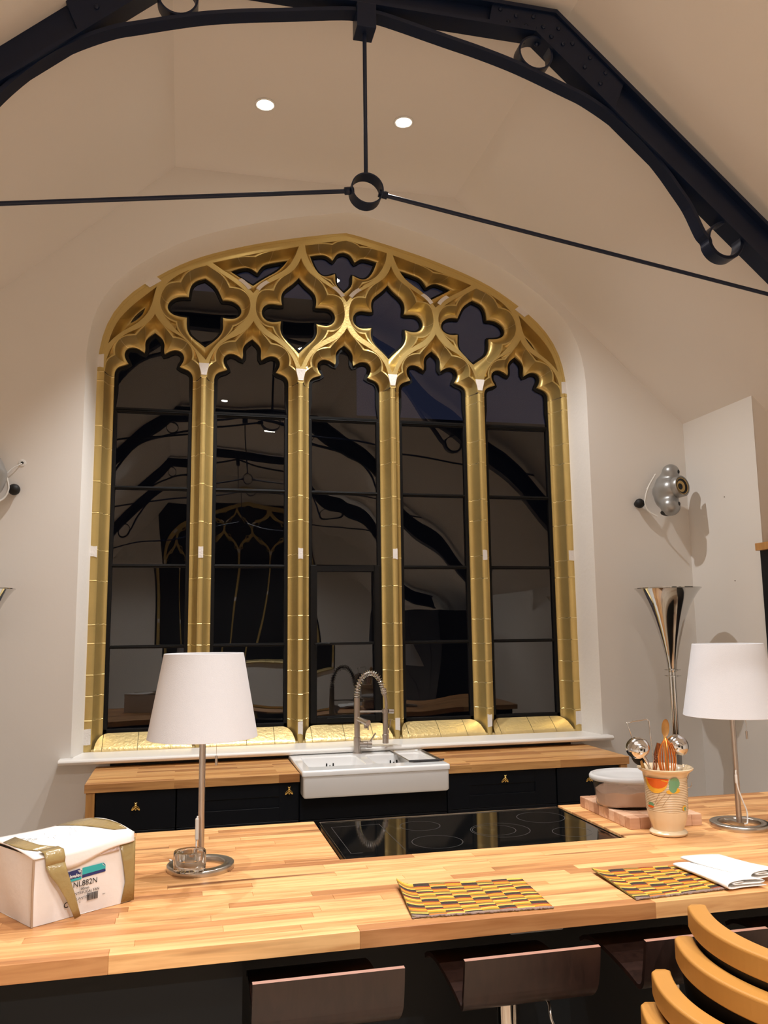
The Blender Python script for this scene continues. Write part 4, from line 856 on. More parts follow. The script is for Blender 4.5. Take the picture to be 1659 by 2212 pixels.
# front lip of the lid folding over the printed side
g = G(); g.T = MB; R = []
for k in range(5):
    q = k/4; row = []
    for i in range(13):
        s = i/12; u = .065+(Lx-.065)*s; lo = Lz-(.040*(1-s)**.8+.004)*q-.006*sin(7*s)*q
        row.append((u, -.004-.0035*sin(pi*q*.6), top_z(u, -.004)+.0035 if k == 0 else lo))
    R.append(row)
g.rings(R, closed=False, cap=False, sm=True); lp = g.build('lid_lip', CARD, bx, fixn=False); s_ = lp.modifiers.new('s', 'SOLIDIFY'); s_.thickness = .0025
def quadstrip(name, A, B, ys, m, parent=bx, seg=10, lift=.0008, warp=0.):
    g = G(); g.T = MB; R = []
    for a, b in zip(A, B):
        R.append([(a[0]+(b[0]-a[0])*k/6, a[1]+(b[1]-a[1])*k/6, a[2]+(b[2]-a[2])*k/6) for k in range(7)])
    g.rings(R, closed=False, cap=False, sm=True); o = g.build(name, m, parent, fixn=False); q = o.modifiers.new('s', 'SOLIDIFY'); q.thickness = .0006
    return o
yb_ = -.0048
# tape over the right end of the printed side and up onto the lid
quadstrip('tape', [(.250, yb_, .166), (.262, yb_-.001, .11), (.270, yb_-.001, .06), (.258, yb_, .004)], [(.300, yb_, .178), (.300, yb_-.001, .11), (.300, yb_-.001, .06), (.300, yb_, .003)], None, TAPE)
def tt(u, v, d=.0045): return (u, v, top_z(u, v)+d)
quadstrip('tape', [tt(.205, .30), tt(.215, .22), tt(.232, .14), tt(.250, .08), tt(.262, .05)], [tt(.285, .302), tt(.290, .22), tt(.292, .14), tt(.294, .08), tt(.292, .03)], None, TAPE)
quadstrip('tape', [tt(-.002, .19), tt(-.002, .12), tt(.008, .075), tt(.03, .045)], [tt(.052, .235), tt(.048, .15), tt(.055, .09), tt(.085, .045)], None, TAPE)
quadstrip('tape', [(.026, .03, Lz+.010), (.024, -.004, Lz+.008), (.026, -.012, Lz-.012), (.026, -.013, .150)], [(.080, .03, Lz+.012), (.080, -.004, Lz+.010), (.081, -.013, Lz-.010), (.079, -.014, .150)], None, TAPE)
quadstrip('loose_tape_end', [(.026, -.0128, .152), (.038, -.017, .125), (.056, -.024, .100), (.078, -.030, .06), (.095, -.030, .025), (.107, -.026, .002)], [(.080, -.0138, .154), (.085, -.020, .128), (.092, -.026, .103), (.104, -.031, .065), (.115, -.031, .03), (.124, -.027, .006)], None, TAPE)
# torn strip and brown crushed corner
quadstrip('torn_strip', [(.135, -.0052, .150), (.19, -.0056, .163), (.247, -.0056, .172)], [(.140, -.0050, .145), (.19, -.0050, .148), (.249, -.005, .150)], None, mat('torn_paper', (.72, .62, .62), .9, bump=.5, bscale=120))
g = G(); g.T = MB; g.tube([(0, -.001, .001), (-.003, -.003, .09), (-.002, -.002, Lz-.002)], .0035, 8); g.build('crushed_corner', CBR, bx)
# print
def decal(name, P, m, y=-.0054):
    g = G(); g.T = MB; g.prism(P, 'y', y, y+.0006); return g.build(name, m, bx)
decal('label_band', [(.098, .095), (.134, .096), (.134, .118), (.128, .124), (.090, .121)], NAVP)
decal('label_band', [(.096, .0945), (.134, .0955), (.134, .1015), (.097, .1005)], TEAL, -.0060)
decal('label_band', [(.1365, .106), (.2065, .109), (.2065, .119), (.200, .1255), (.1365, .1245)], TEAL)
decal('label_band', [(.1365, .098), (.2070, .101), (.2065, .1085), (.1365, .1055)], NAVP)
for q in range(3): decal('label_chevron', [(.1215+q*.0035, .1215), (.1232+q*.0035, .1215), (.1290+q*.0020, .113), (.1290+q*.0008, .1155)], WPR, -.0063)
for q in range(2): decal('label_chevron', [(.1955+q*.004, .1235), (.1972+q*.004, .1235), (.2045, .1165-q*.0-.0), (.2035, .1160)], NAVP if q else WPR, -.0060)
def btext(s, u, z, size, m, bold=0, y=-.0062):
    return text('lettering', s, size, m, bx, MB @ Matrix.Translation((u, y, z)) @ Matrix.Rotation(pi/2, 4, 'X'), .0001, bold)
btext('Newlec', .0915, .104, .0135, WPR, .0002); btext('NL882N', .110, .0775, .0205, INK)
btext('100mm', .1285, .0665, .0098, INK); btext('CENTRIFUGAL FAN', .1035, .0565, .0098, INK); btext('QUANTITY', .1125, .0425, .0095, INK)
btext('18', .1135, .0335, .0080, INK, .0002); btext('1', .1295, .0335, .0080, INK, .0002); btext('C', .0845, .0300, .020, INK, .0003); btext('FAN', .199, .040, .0045, INK)
random.seed(5); x = .153
g = G(); g.T = MB
while x < .184:
    w = random.choice((.0006, .0009, .0014)); g.box(x, x+w, -.0060, -.0054, .0345, .0535); x += w+random.choice((.0006, .0009, .0012))
g.build('barcode', INK, bx)
g = G(); g.T = MB     # marker scribble on the lid
for (u, v) in ((.045, .185), (.055, .165), (.065, .15), (.04, .15)):
    P = [tt(u+.012*cos(a*1.7)+.002*a, v+.010*sin(a*2.3), .0035) for a in [i*.5 for i in range(8)]]; g.tube(P, .0004, 4)
for k in range(12): u, v = random.uniform(.10, .20), random.uniform(.12, .2); g.tube([tt(u, v, .0035), tt(u+.003, v+.001, .0035)], .0005, 4)
g.build('scribble', mat('grey_pencil', (.25, .25, .25), .7), bx)

# ================================================================== PLACEMATS
def pm(n, c): return mat('mat_yarn_'+n, c, .95, bump=.5, bscale=300)
YARN = [pm('amber', (.66, .29, .015)), pm('yellow', (.70, .44, .08)), pm('rust', (.28, .06, .02)), pm('dark', (.045, .03, .022)), pm('olive', (.20, .14, .03)), pm('orange', (.62, .18, .03)), pm('mushroom', (.28, .19, .15))]
PAT = [1, 0, 4, 5, 1, 3, 3, 2, 0, 5, 4, 1, 3, 2]
def placemat(corners, label, curl):
    A, B, C_, D = [Vector((p[0], p[1], T)) for p in corners]   # back-left, back-right, front-right, front-left
    t = thing('woven_placemat', label, 'placemat', (A+C_)/2, 'striped woven placemats')
    nc, nr = 8, 28; sub = 4; g = G(); vs = []; fs = []; ms = []
    top = lambda u, v: A.lerp(B, u).lerp(D.lerp(C_, u), v)
    NX, NY_ = nc*4, nr*sub
    for side in (1, 0):
        for j in range(NY_+1):
            for i in range(NX+1):
                u, v = i/NX, j/NY_; p = top(u, v)
                wob = .0009*sin(i*1.57+j*.1)+.0012*sin(i*.9+j*.35)
                hump = abs(sin(pi*(j % sub)/sub))*.0022+abs(sin(pi*i/4))*.0006
                c = curl*max(0, 1-u*9)**2*.020*(.6+.4*cos(3*v))+curl*max(0, 1-v*14)*.003
                vs.append((p.x, p.y+wob*.8, p.z+(.0025+hump+c+.001*(1+sin(u*7+v*3))) if side else p.z+.0004+c*.95))
    n1 = (NX+1)*(NY_+1)
    for j in range(NY_):
        r = j//sub
        for i in range(NX):
            a = j*(NX+1)+i; fs.append((a, a+1, a+NX+2, a+NX+1)); c = i//4
            ms.append(PAT[(r+(5 if c % 2 else 0)+(c//2)*2) % len(PAT)] if r < nr-1 else 6)
    edge = [j*(NX+1) for j in range(NY_+1)]+[NY_*(NX+1)+i for i in range(1, NX+1)]+[j*(NX+1)+NX for j in range(NY_-1, -1, -1)]+[i for i in range(NX-1, 0, -1)]
    for k in range(len(edge)): a, b = edge[k], edge[(k+1) % len(edge)]; fs.append((a, b, b+n1, a+n1)); ms.append(4)
    g.v = vs; g.f = [list(f) for f in fs]; g.m = ms; g.s = [True]*len(fs)
    g.build('weave', YARN, t, fixn=False)
    g = G(); random.seed(3)
    P = []
    for k in range(90): q = D.lerp(C_, k/89); P.append((q.x+random.uniform(-.001, .001), q.y-.001+random.uniform(-.0016, .0016), q.z+.0035+random.uniform(-.001, .0018)))
    g.tube(P, .0024, 6); g.build('bound_edge', YARN[6], t)
placemat([(.641, -2.715), (1.030, -2.748), (1.012, -3.018), (.613, -2.994)], 'orange striped woven placemat with nothing on it, nearer the hob', 1)
placemat([(1.272, -2.738), (1.690, -2.748), (1.680, -2.995), (1.265, -3.018)], 'orange striped woven placemat under the folded white napkin', .5)
# ---- folded white napkin
LIN = mat('white_linen', (.90, .88, .85), .9, bump=.15, bscale=250)
nk = thing('napkin', 'folded white cloth napkin lying on the right placemat', 'napkin', (1.63, -2.88, T+.008))
def lobe(spine, w, zoff, name, layers=3):
    # spine: list of (x, y) along the fold; cross-section: flattened roll of cloth
    g = G(); R = []; n = len(spine)
    prof = [(1.08, .0005), (.8, .0), (.5, .0005), (.15, .0003), (.03, .0015), (-.02, .005), (-.01, .0095), (.06, .0125), (.22, .0138), (.5, .0142), (.8, .0130), (.98, .0115), (1.04, .0090), (1.01, .0062), (.90, .0050), (.65, .0052), (.40, .0062), (.22, .0072), (.16, .0088), (.24, .0100), (.5, .0098)]
    for i, p in enumerate(spine):
        s = i/(n-1); ww = w[0]+(w[1]-w[0])*s; hh = .55+.55*s
        R.append([(p[0]+q*ww, p[1]+.010*sin(q*3)*s-.012*q*(1-s), T+.008+zoff+z*hh*1.35+.002*sin(4*s+3*q)*s) for q, z in prof])
    g.rings(R, closed=False, cap=False, sm=True); o = g.build(name, LIN, nk, fixn=False)
    q = o.modifiers.new('s', 'SOLIDIFY'); q.thickness = .0018; q.offset = 0
lobe([(1.545, -2.765), (1.548, -2.82), (1.552, -2.89), (1.556, -2.96), (1.562, -3.022)], (.075, .118), .0, 'lower_fold')
lobe([(1.592, -2.735), (1.602, -2.80), (1.620, -2.87), (1.648, -2.94), (1.668, -2.985)], (.135, .125), .010, 'upper_fold')

# ================================================================== CHOPPING BOARD, CONTAINER
bd = thing('chopping_board', 'thick end-grain wooden chopping board beside the hob', 'chopping board', (1.83, -2.04, T))
MT = Matrix.Translation((1.678, -2.262, T)) @ Matrix.Rotation(math.radians(-1.5), 4, 'Z')
random.seed(21); nx, ny = 7, 10; wx, wy = .305/nx, .445/ny
for i in range(nx):
    for j in range(ny):
        g = G(); g.T = MT
        P = (i*wx+.0002, (i+1)*wx-.0002, j*wy+.0002, (j+1)*wy-.0002)
        g.box(*P, .0, .044); o = g.build('wood_block', ENDG, bd, fixn=False)
        b = o.modifiers.new('b', 'BEVEL'); b.width = .0015 if 0 < i < nx-1 and 0 < j < ny-1 else .003; b.segments = 2; b.limit_method = 'ANGLE'
PLAS = mat('translucent_plastic', (.93, .92, .91), .16, trans=1, ior=1.08)
LIDP = mat('milky_plastic_lid', (.86, .85, .84), .28, trans=.6, ior=1.1)
cx, cy2, cz = 1.800, -2.035, T+.0445
ctn = thing('food_container', 'round translucent plastic container with milky lid on the chopping board', 'container', (cx, cy2, cz))
def oval(g, prof, **k):
    g.rings([[(cx+r*cos(2*pi*j/56), cy2+r*.93*sin(2*pi*j/56), cz+z) for j in range(56)] for r, z in prof], **k)
g = G(); oval(g, [(.118, .002), (.124, .0), (.130, .006), (.132, .03), (.143, .108), (.144, .112), (.1415, .112), (.129, .03), (.127, .009), (.120, .004)]); g.build('tub', PLAS, ctn)
g = G(); oval(g, [(.1525, .104), (.155, .108), (.155, .118), (.151, .124), (.142, .125), (.136, .119), (.06, .119), (.001, .120), (.001, .1175), (.06, .1165), (.137, .1165), (.145, .112), (.1525, .110)], cap=False); g.build('lid', LIDP, ctn)
DOUGH = mat('pale_pink_filling', (.80, .58, .44), .6, bump=.6, bscale=14, var=.14, vscale=9)
g = G(); g.rings([[(cx+r*cos(2*pi*j/40), cy2+r*.93*sin(2*pi*j/40), cz+z+.004*sin(j*.5)*(r > .05)+.004*sin(j*1.1)*(r > .05)*(z > .05)) for j in range(40)] for r, z in ((.117, .006), (.126, .012), (.1275, .035), (.131, .062), (.118, .068), (.06, .070), (.002, .072))], cap=True); g.build('filling', DOUGH, ctn)

# ================================================================== UTENSIL POT
px_, py_ = 1.783, -2.355
pot = thing('utensil_pot', 'cream ribbed ceramic pot with painted flowers full of utensils', 'pot', (px_, py_, T))
def pot_mat():
    m, N, L, b = new_mat('cream_glazed_pottery'); b.inputs['Base Color'].default_value = (.74, .58, .38, 1); b.inputs['Roughness'].default_value = .22; b.inputs['Coat Weight'].default_value = .3
    return m
CREAM = pot_mat(); POR = mat('orange_glaze', (.72, .13, .015), .25); PYE = mat('yellow_glaze', (.80, .42, .04), .25); PGR = mat('green_glaze', (.16, .33, .17), .25); PBR = mat('brown_band', (.32, .18, .08), .4)
prof = [(.001, .003), (.060, .0), (.0675, .004), (.069, .010), (.064, .016), (.0560, .020), (.0575, .028), (.0640, .045), (.0700, .064), (.0735, .085), (.0745, .090)]
z = .090
while z < .205:
    q = (z-.09)/.115; r0 = .0745+.0015*sin(q*3)+.002*q*q; prof += [(r0, z+.0006), (r0+.0008, z+.0028), (r0, z+.0050), (r0-.0007, z+.0056)]; z += .0060
prof += [(.0775, .211), (.081, .219), (.088, .228), (.097, .234), (.1015, .238), (.102, .242), (.099, .244), (.094, .241), (.083, .229), (.073, .212), (.070, .19), (.068, .09), (.05, .03), (.001, .025)]
g = G(); g.lathe(prof, (px_, py_, T), 64, cap=False); g.build('vessel', CREAM, pot)
for k in range(19):
    zz = .0905+k*.0060; g = G(); r = .0742+.0015*sin((zz-.09)/.115*3)+.002*((zz-.09)/.115)**2
    n = 64; g.rings([[(px_+(r+.0004)*cos(2*pi*j/n), py_+(r+.0004)*sin(2*pi*j/n), T+z_) for j in range(n)] for z_ in (zz-.0006, zz+.0004)], cap=False)
    g.build('rib_line', PBR, pot, fixn=False)
def blob(u, v, ru, rv, m, name='painted_flower', half=None, lift=.0010):
    """patch on the pot wall; u angle along the wall in metres measured from the camera side"""
    g = G(); n = 22; a0 = math.atan2(CAMP.y-py_, CAMP.x-px_)
    def P(uu, vv):
        q = min(1, max(0, (vv-.09)/.115)); r = .0760+.0015*sin(q*3)+.002*q*q+lift-(max(0, .088-vv)*.12)+max(0, vv-.206)*.55
        a = a0+uu/.076; return (px_+r*cos(a), py_+r*sin(a), T+vv)
    rows_ = []
    for i in range(9):
        s = i/8; rows_.append([P(u+ru*s*cos(2*pi*j/n), v+(rv*s*sin(2*pi*j/n) if not half else rv*s*min(0, sin(2*pi*j/n)))) for j in range(n)])
    g.rings(rows_, cap=False); g.build(name, m, pot, fixn=False)
blob(-.038, .210, .047, .052, PYE, half=True, lift=.0008); blob(-.032, .211, .042, .036, POR, half=True, lift=.0014)
blob(.030, .196, .020, .020, PGR, lift=.0012); blob(.024, .180, .014, .018, PGR, lift=.0014); blob(.030, .170, .020, .010, PYE, lift=.0010); blob(.012, .165, .012, .007, PYE, lift=.0010)
blob(-.062, .115, .014, .007, PGR); blob(-.064, .107, .015, .0045, POR, lift=.0016); blob(.068, .105, .011, .010, PYE); blob(.070, .103, .006, .007, PGR, lift=.0016)
a0 = math.atan2(CAMP.y-py_, CAMP.x-px_)
for u0, u1, zt_ in ((-.022, -.046, .162), (-.002, -.040, .160), (.014, -.018, .156)):
    g = G(); g.tube([(px_+.0785*cos(a0+(u0+(u1-u0)*q)/.076), py_+.0785*sin(a0+(u0+(u1-u0)*q)/.076), T+zt_-.045*q) for q in [i/8 for i in range(9)]], .0006, 5); g.build('painted_stem', PBR, pot)

UZ = T+.03
SHINE = mat('polished_stainless', (.72, .71, .70), .1, metal=1)
def W3(u, z, d=0): return (u, py_+d, z)   # u is world x in the pot's plane, z height, d depth offset
def utensil(name, label, cat='utensil'):
    return thing(name, label, cat, (px_, py_, UZ), 'utensils in the cream pot')
def bowl_on(g, c, r, M_, mi=0, depth=.8):
    g.T = Matrix.Translation(c) @ M_; R = []
    for i in range(1, 10):
        a = pi/2*i/9; R.append([(r*sin(a)*cos(2*pi*j/28), r*sin(a)*sin(2*pi*j/28), -r*depth*cos(a)) for j in range(28)])
    for i in range(9, 0, -1):
        a = pi/2*i/9; R.append([(r*.94*sin(a)*cos(2*pi*j/28), r*.94*sin(a)*sin(2*pi*j/28), -r*depth*.94*cos(a)) for j in range(28)])
    g.rings(R, mi=mi); g.T = Matrix()
t = utensil('ladle', 'shiny steel ladle with its round bowl leaning out to the left of the pot', 'ladle')
g = G(); bowl_on(g, W3(1.668, 1.228, -.01), .044, Vector((.50, .62, -.60)).to_track_quat('Z', 'Y').to_matrix().to_4x4()); g.build('bowl', SHINE, t)
g = G(); g.tube(catmull([Vector(p) for p in (W3(1.688, 1.20, -.01), W3(1.705, 1.165, -.015), W3(1.735, 1.08, -.02), W3(1.775, .945, -.01))], 5), [.007]*5+[.0045]*11, 10); g.build('handle', SHINE, t)
t = utensil('serving_spoon', 'black serving spoon with a wooden handle showing below the left ladle', 'spoon')
g = G(); g.T = Matrix.Translation(W3(1.680, 1.188, .015)) @ Matrix.Rotation(math.radians(-45), 4, 'Y'); g.ell((0, 0, 0), (.022, .006, .032), 18); g.T = Matrix(); g.build('bowl', BLACK, t)
g = G(); g.tube([W3(1.690, 1.178, .015), W3(1.745, 1.05, .01), W3(1.79, .945, .0)], [.007, .006, .006], 10); g.build('handle', mat('light_spoon_wood', (.70, .42, .14), .5), t)
t = utensil('soup_ladle', 'large polished steel ladle standing bowl-up at the right of the pot', 'ladle')
g = G(); bowl_on(g, W3(1.832, 1.232, -.015), .042, Vector((-.08, .80, -.60)).to_track_quat('Z', 'Y').to_matrix().to_4x4(), depth=.85); g.build('bowl', SHINE, t)
g = G(); g.box(1.822, 1.846, py_-.020, py_-.016, 1.06, 1.205); g.tube([W3(1.834, 1.10, -.018), W3(1.81, .945, 0)], .006, 10); g.build('handle', SHINE, t, bevel=.001)
t = utensil('balloon_whisk', 'orange copper-coloured balloon whisk in the middle of the pot', 'whisk')
COPP = mat('copper_orange_wire', (.75, .24, .05), .25, metal=.8)
for k in range(9):
    g = G(); a = pi*k/9+.2; P = []
    for i in range(25):
        s = i/24; th = 2*pi*s; w = .034*sin(th)*(1 if s < .5 else 1); 
        if s <= .5: r = .033*sin(pi*(s*2))**.75; zz = 1.10+.165*(s*2)
        else: r = -.033*sin(pi*((1-s)*2))**.75; zz = 1.10+.165*((1-s)*2)
        P.append((1.772+r*cos(a)+.0*zz, py_-.035+r*sin(a)*.8, zz))
    g.tube(P, .0017, 6); g.build('wire', COPP, t)
g = G(); g.tube([W3(1.772, 1.105, -.035), W3(1.780, .945, -.01)], .007, 10); g.build('handle', SHINE, t)
t = utensil('wooden_spoon', 'wooden spoon standing tallest at the back of the pot', 'spoon')
g = G(); g.T = Matrix.Translation(W3(1.806, 1.293, .02)) @ Matrix.Rotation(math.radians(5), 4, 'Y'); R = []
for i in range(1, 8):
    a = pi/2*i/7; R.append([(.0165*sin(a)*cos(2*pi*j/24), .008*cos(a)*1-.002, .034*sin(a)*sin(2*pi*j/24)) for j in range(24)])
for i in range(7, 0, -1):
    a = pi/2*i/7; R.append([(.0145*sin(a)*cos(2*pi*j/24), .005*cos(a)+.002, .031*sin(a)*sin(2*pi*j/24)) for j in range(24)])
g.rings(R); g.T = Matrix(); g.build('bowl', mat('old_spoon_wood', (.42, .20, .05), .5, var=.3, vscale=30), t)
g = G(); g.tube([W3(1.804, 1.262, .022), W3(1.800, 1.10, .015), W3(1.79, .945, .01)], .006, 10); g.build('handle', mat('spoon_handle_wood', (.62, .36, .10), .5), t)
t = utensil('potato_masher', 'bent steel wire frame of a masher sticking up behind the left ladle', 'masher')
g = G(); g.tube([W3(1.735, .95, .02), W3(1.700, 1.17, .03), W3(1.664, 1.281, .03), W3(1.650, 1.318, .03), W3(1.668, 1.318, .03), W3(1.675, 1.322, .03), W3(1.71, 1.324, .03), W3(1.735, 1.328, .03), W3(1.745, 1.320, .03), W3(1.747, 1.262, .03), W3(1.752, 1.15, .02), W3(1.765, .95, .02)], .0024, 8); g.build('wire_frame', SHINE, t)
t = utensil('skimmer', 'slotted steel skimmer with a beaded edge between ladle and whisk', 'skimmer')
g = G(); g.prism([(1.725, 1.13), (1.742, 1.13), (1.762, 1.205), (1.768, 1.24), (1.752, 1.245), (1.735, 1.20)], 'y', py_-.006, py_-.003); g.build('blade', SHINE, t, bevel=.001)
g = G()
for k in range(6): g.ell((1.728+k*.006, py_-.012, 1.175+k*.006), (.0018, .0018, .0018), 8)
g.build('beads', SHINE, t); g = G(); g.tube([W3(1.733, 1.14, -.004), W3(1.77, .945, 0)], .004, 8); g.build('handle', SHINE, t)
t = thing('wire_hook', 'bent steel wire hook hanging on the right rim of the cream pot', 'hook', (1.88, py_, 1.15), 'utensils in the cream pot')
g = G(); g.tube(catmull([Vector(p) for p in ((1.862, py_, 1.150), (1.872, py_, 1.1575), (1.888, py_-.004, 1.152), (1.889, py_-.004, 1.140), (1.878, py_-.004, 1.115), (1.866, py_-.004, 1.092), (1.868, py_-.004, 1.080), (1.878, py_-.004, 1.073), (1.888, py_-.004, 1.080), (1.890, py_-.004, 1.092))], 5), .0016, 8); g.build('wire', SHINE, t)

# ================================================================== BAR STOOLS
def stool():
    t = thing('bar_stool', 'dark wood', 'stool', (.352, -3.0, 0), 'dark ply bar stools along the island')
    cx = .352; hw = .181; th = .012
    C_ = [(-3.222, .877), (-3.215, .83), (-3.205, .790)]
    for i in range(1, 9): a = pi+pi/2*i/8*1.12; C_.append((-3.146+.058*cos(a), .795+.058*sin(a)))
    C_ += [(-3.08, .749), (-2.98, .762), (-2.90, .765), (-2.84, .755), (-2.80, .735)]
    C2 = catmull([Vector((0, a, b)) for a, b in C_], 3); R = []
    for i, p in enumerate(C2):
        a = C2[max(0, i-1)]; b = C2[min(len(C2)-1, i+1)]; tt_ = (b-a).normalized(); nrm = Vector((0, -tt_.z, tt_.y)); s = i/(len(C2)-1)
        w = hw*(1-.10*max(0, (s-.2)/.8))
        R.append([(cx+q*w, p.y+nrm.y*d*th, p.z+nrm.z*d*th) for q, d in ((-1, 0), (1, 0), (1, 1), (-1, 1))])
    g = G(); g.rings([[r[0], r[1]] for r in R], closed=False, cap=False, sm=True); g.rings([[r[3], r[2]] for r in R], closed=False, cap=False, sm=True)
    g.rings([[r[1], r[2]] for r in R], closed=False, cap=False); g.rings([[r[0], r[3]] for r in R], closed=False, cap=False)  # side edges coloured like the dark face, standing in for shadow under the island
    g.add(R[0], [(0, 1, 2, 3)], 1); g.add(R[-1], [(0, 1, 2, 3)], 1)
    g.build('seat_shell', [WENGE, PLYEDGE], t, fixn=False)
    y = -3.02
    g = G(); g.box(cx-.075, cx+.075, y-.075, y+.075, .732, .745); g.build('seat_plate', BLACK, t, bevel=.002)
    g = G(); g.lathe([(.028, .42), (.028, .735)], (cx, y, 0), 24); g.lathe([(.040, .03), (.038, .44), (.03, .45)], (cx, y, 0), 24); g.build('gas_column', CHROME, t)
    g = G(); g.lathe([(.20, 0), (.205, .006), (.19, .018), (.05, .035), (.04, .06)], (cx, y, 0), 40); g.build('base_disc', CHROME, t)
    g = G(); R = [(cx+.13*sin(a)*1.0, y-.10-.10*cos(a)*0-.0-.07*cos(a), .33) for a in [-.0+pi*(i/12-.5)*1.0 for i in range(13)]]; g.tube([(cx-.02, y, .33)]+R+[(cx+.02, y, .33)], .010, 10); g.build('foot_rest', CHROME, t)
    g = G(); g.tube(catmull([Vector(p) for p in ((cx+.06, y-.03, .733), (cx+.075, y-.10, .722), (cx+.070, y-.13, .690), (cx+.085, y-.14, .655), (cx+.105, y-.145, .630))], 5), .0038, 8); g.build('height_lever', CHROME, t)
    return t
s0 = stool(); s0['label'] = 'low-backed dark ply bar stool furthest left, under the left end of the island'
for x, lb in ((.865, 'low-backed dark ply bar stool in the middle, in front of the left placemat'), (1.355, 'low-backed dark ply bar stool behind the stacked wooden chairs'), (1.86, 'dark ply bar stool furthest right, mostly hidden by the top wooden chair')):
    c = copy_tree(s0); c.location.x = x; c['label'] = lb

# ================================================================== STACKED CHAIRS
def chair():
    x0, ya, yb, zt = 1.085, -3.335, -3.785, .790
    t = thing('stacking_chair', 'chair', 'chair', (x0+.2, -3.56, 0), 'stack of curved-back wooden chairs')
    ym = (ya+yb)/2; hl = (ya-yb)/2
    def arc(y): q = (y-ym)/hl; return x0-.062*(1-q*q)**.9*1.0 if abs(q) < 1 else x0
    n = 26; R = []
    for i in range(n+1):
        y = yb+(ya-yb)*i/n; x = x0-.060*(1-((y-ym)/hl)**2); sl_ = .12*(y-ym)/hl*1.0
        wd = .047
        e = min(1, min(i, n-i)/1.2+.55)
        P = [(0, -.050), (0, -.004), (.003, 0), (wd-.003, .002), (wd, -.002), (wd-.006, -.050)]
        nx_, ny_ = 1, sl_*2.2; L_ = hypot(nx_, ny_)
        R.append([(x+(a*nx_/L_)*1.0+(1-e)*wd*.5*(1-2*a/wd)*1, y-a*ny_/L_*-1*0-a*ny_/L_, zt+b-(.003 if e < 1 else 0)) for a, b in P])
    g = G(); g.rings(R, sm=False); g.build('top_rail', CHAIRW, t, bevel=.003)
    R = []
    for i in range(n+1):
        y = yb+.02+(ya-yb-.04)*i/n; x = x0+.012-.058*(1-((y-ym)/hl)**2)
        R.append([(x, y, zt-.05), (x+.02, y, zt-.05), (x+.05, y, zt-.30), (x+.03, y, zt-.30)])
    g = G(); g.rings(R, sm=False); g.build('back_panel', CHAIRD, t)
    for s, y in ((1, ya), (-1, yb)):
        g = G(); P = [(x0+.024, y-s*.018, zt-.04), (x0+.045, y-s*.016, zt-.22), (x0+.050, y-s*.014, zt-.36), (x0-.01, y-s*.0, 0)]
        g.tube(catmull([Vector(p) for p in P], 5), .017, 12); g.build('leg', CHAIRD, t)
        g = G(); g.tube([(x0+.43, y-s*.0, zt-.36), (x0+.44, y+s*.004, 0)], [.018, .014], 12); g.build('leg', CHAIRD, t)
    g = G(); g.prism(rrect(x0+.03, x0+.46, yb+.022, ya-.022, .05, 5), 'z', zt-.365, zt-.330); g.build('seat', CHAIRD, t, bevel=.008)
    return t
c0 = chair(); c0['label'] = 'lowest wooden chair of the stack, nearest the camera at the bottom edge'
for k, (dx, dz, lb) in enumerate(((.033, .070, 'second lowest wooden chair of the stack in the bottom right corner'), (.100, .140, 'second highest wooden chair of the stack with a curved honey top rail'), (.140, .210, 'topmost wooden chair of the stack, its curved rail crossing the island edge'))):
    c = copy_tree(c0); c.location.x += dx; c.location.z += dz; c['label'] = lb

# ================================================================== UPLIGHTERS
def uplighter(x, y, label):
    t = thing('floor_uplighter', label, 'floor lamp', (x, y, 0), 'chrome trumpet floor uplighters')
    prof = [(.209, 1.925), (.206, 1.922), (.180, 1.890), (.155, 1.850), (.130, 1.800), (.106, 1.740), (.084, 1.670), (.062, 1.590), (.045, 1.520), (.034, 1.460), (.028, 1.410), (.0265, 1.385)]
    inner = [(r-.003, z+.002) for r, z in prof]
    g = G(); g.lathe(prof+inner[::-1], (x, y, 0), 64, cap=False); g.lathe([(.205, 1.921), (.211, 1.923), (.211, 1.928), (.205, 1.929)], (x, y, 0), 64, cap=False); g.build('trumpet', CHROME, t)
    for k in range(3):
        a = 2*pi*k/3+.5; g = G(); g.tube([(x+.016*cos(a), y+.016*sin(a), .03), (x+.013*cos(a), y+.013*sin(a), 1.42)], .0115, 14); g.build('stem_rod', CHROME, t)
    for z in (1.398, 1.360): g = G(); g.lathe([(.030, 0), (.052, .001), (.052, .004), (.030, .005)], (x, y, z), 36); g.build('collar_disc', CHROME, t)
    g = G(); g.lathe([(.15, 0), (.155, .008), (.14, .02), (.03, .035)], (x, y, 0), 40); g.build('base', CHROME, t)
    return t
uplighter(3.09, -.36, 'tall chrome trumpet-shaped floor uplighter in the right corner beyond the island')
uplighter(-1.110, -.36, 'tall chrome trumpet-shaped floor uplighter cut off at the left edge')

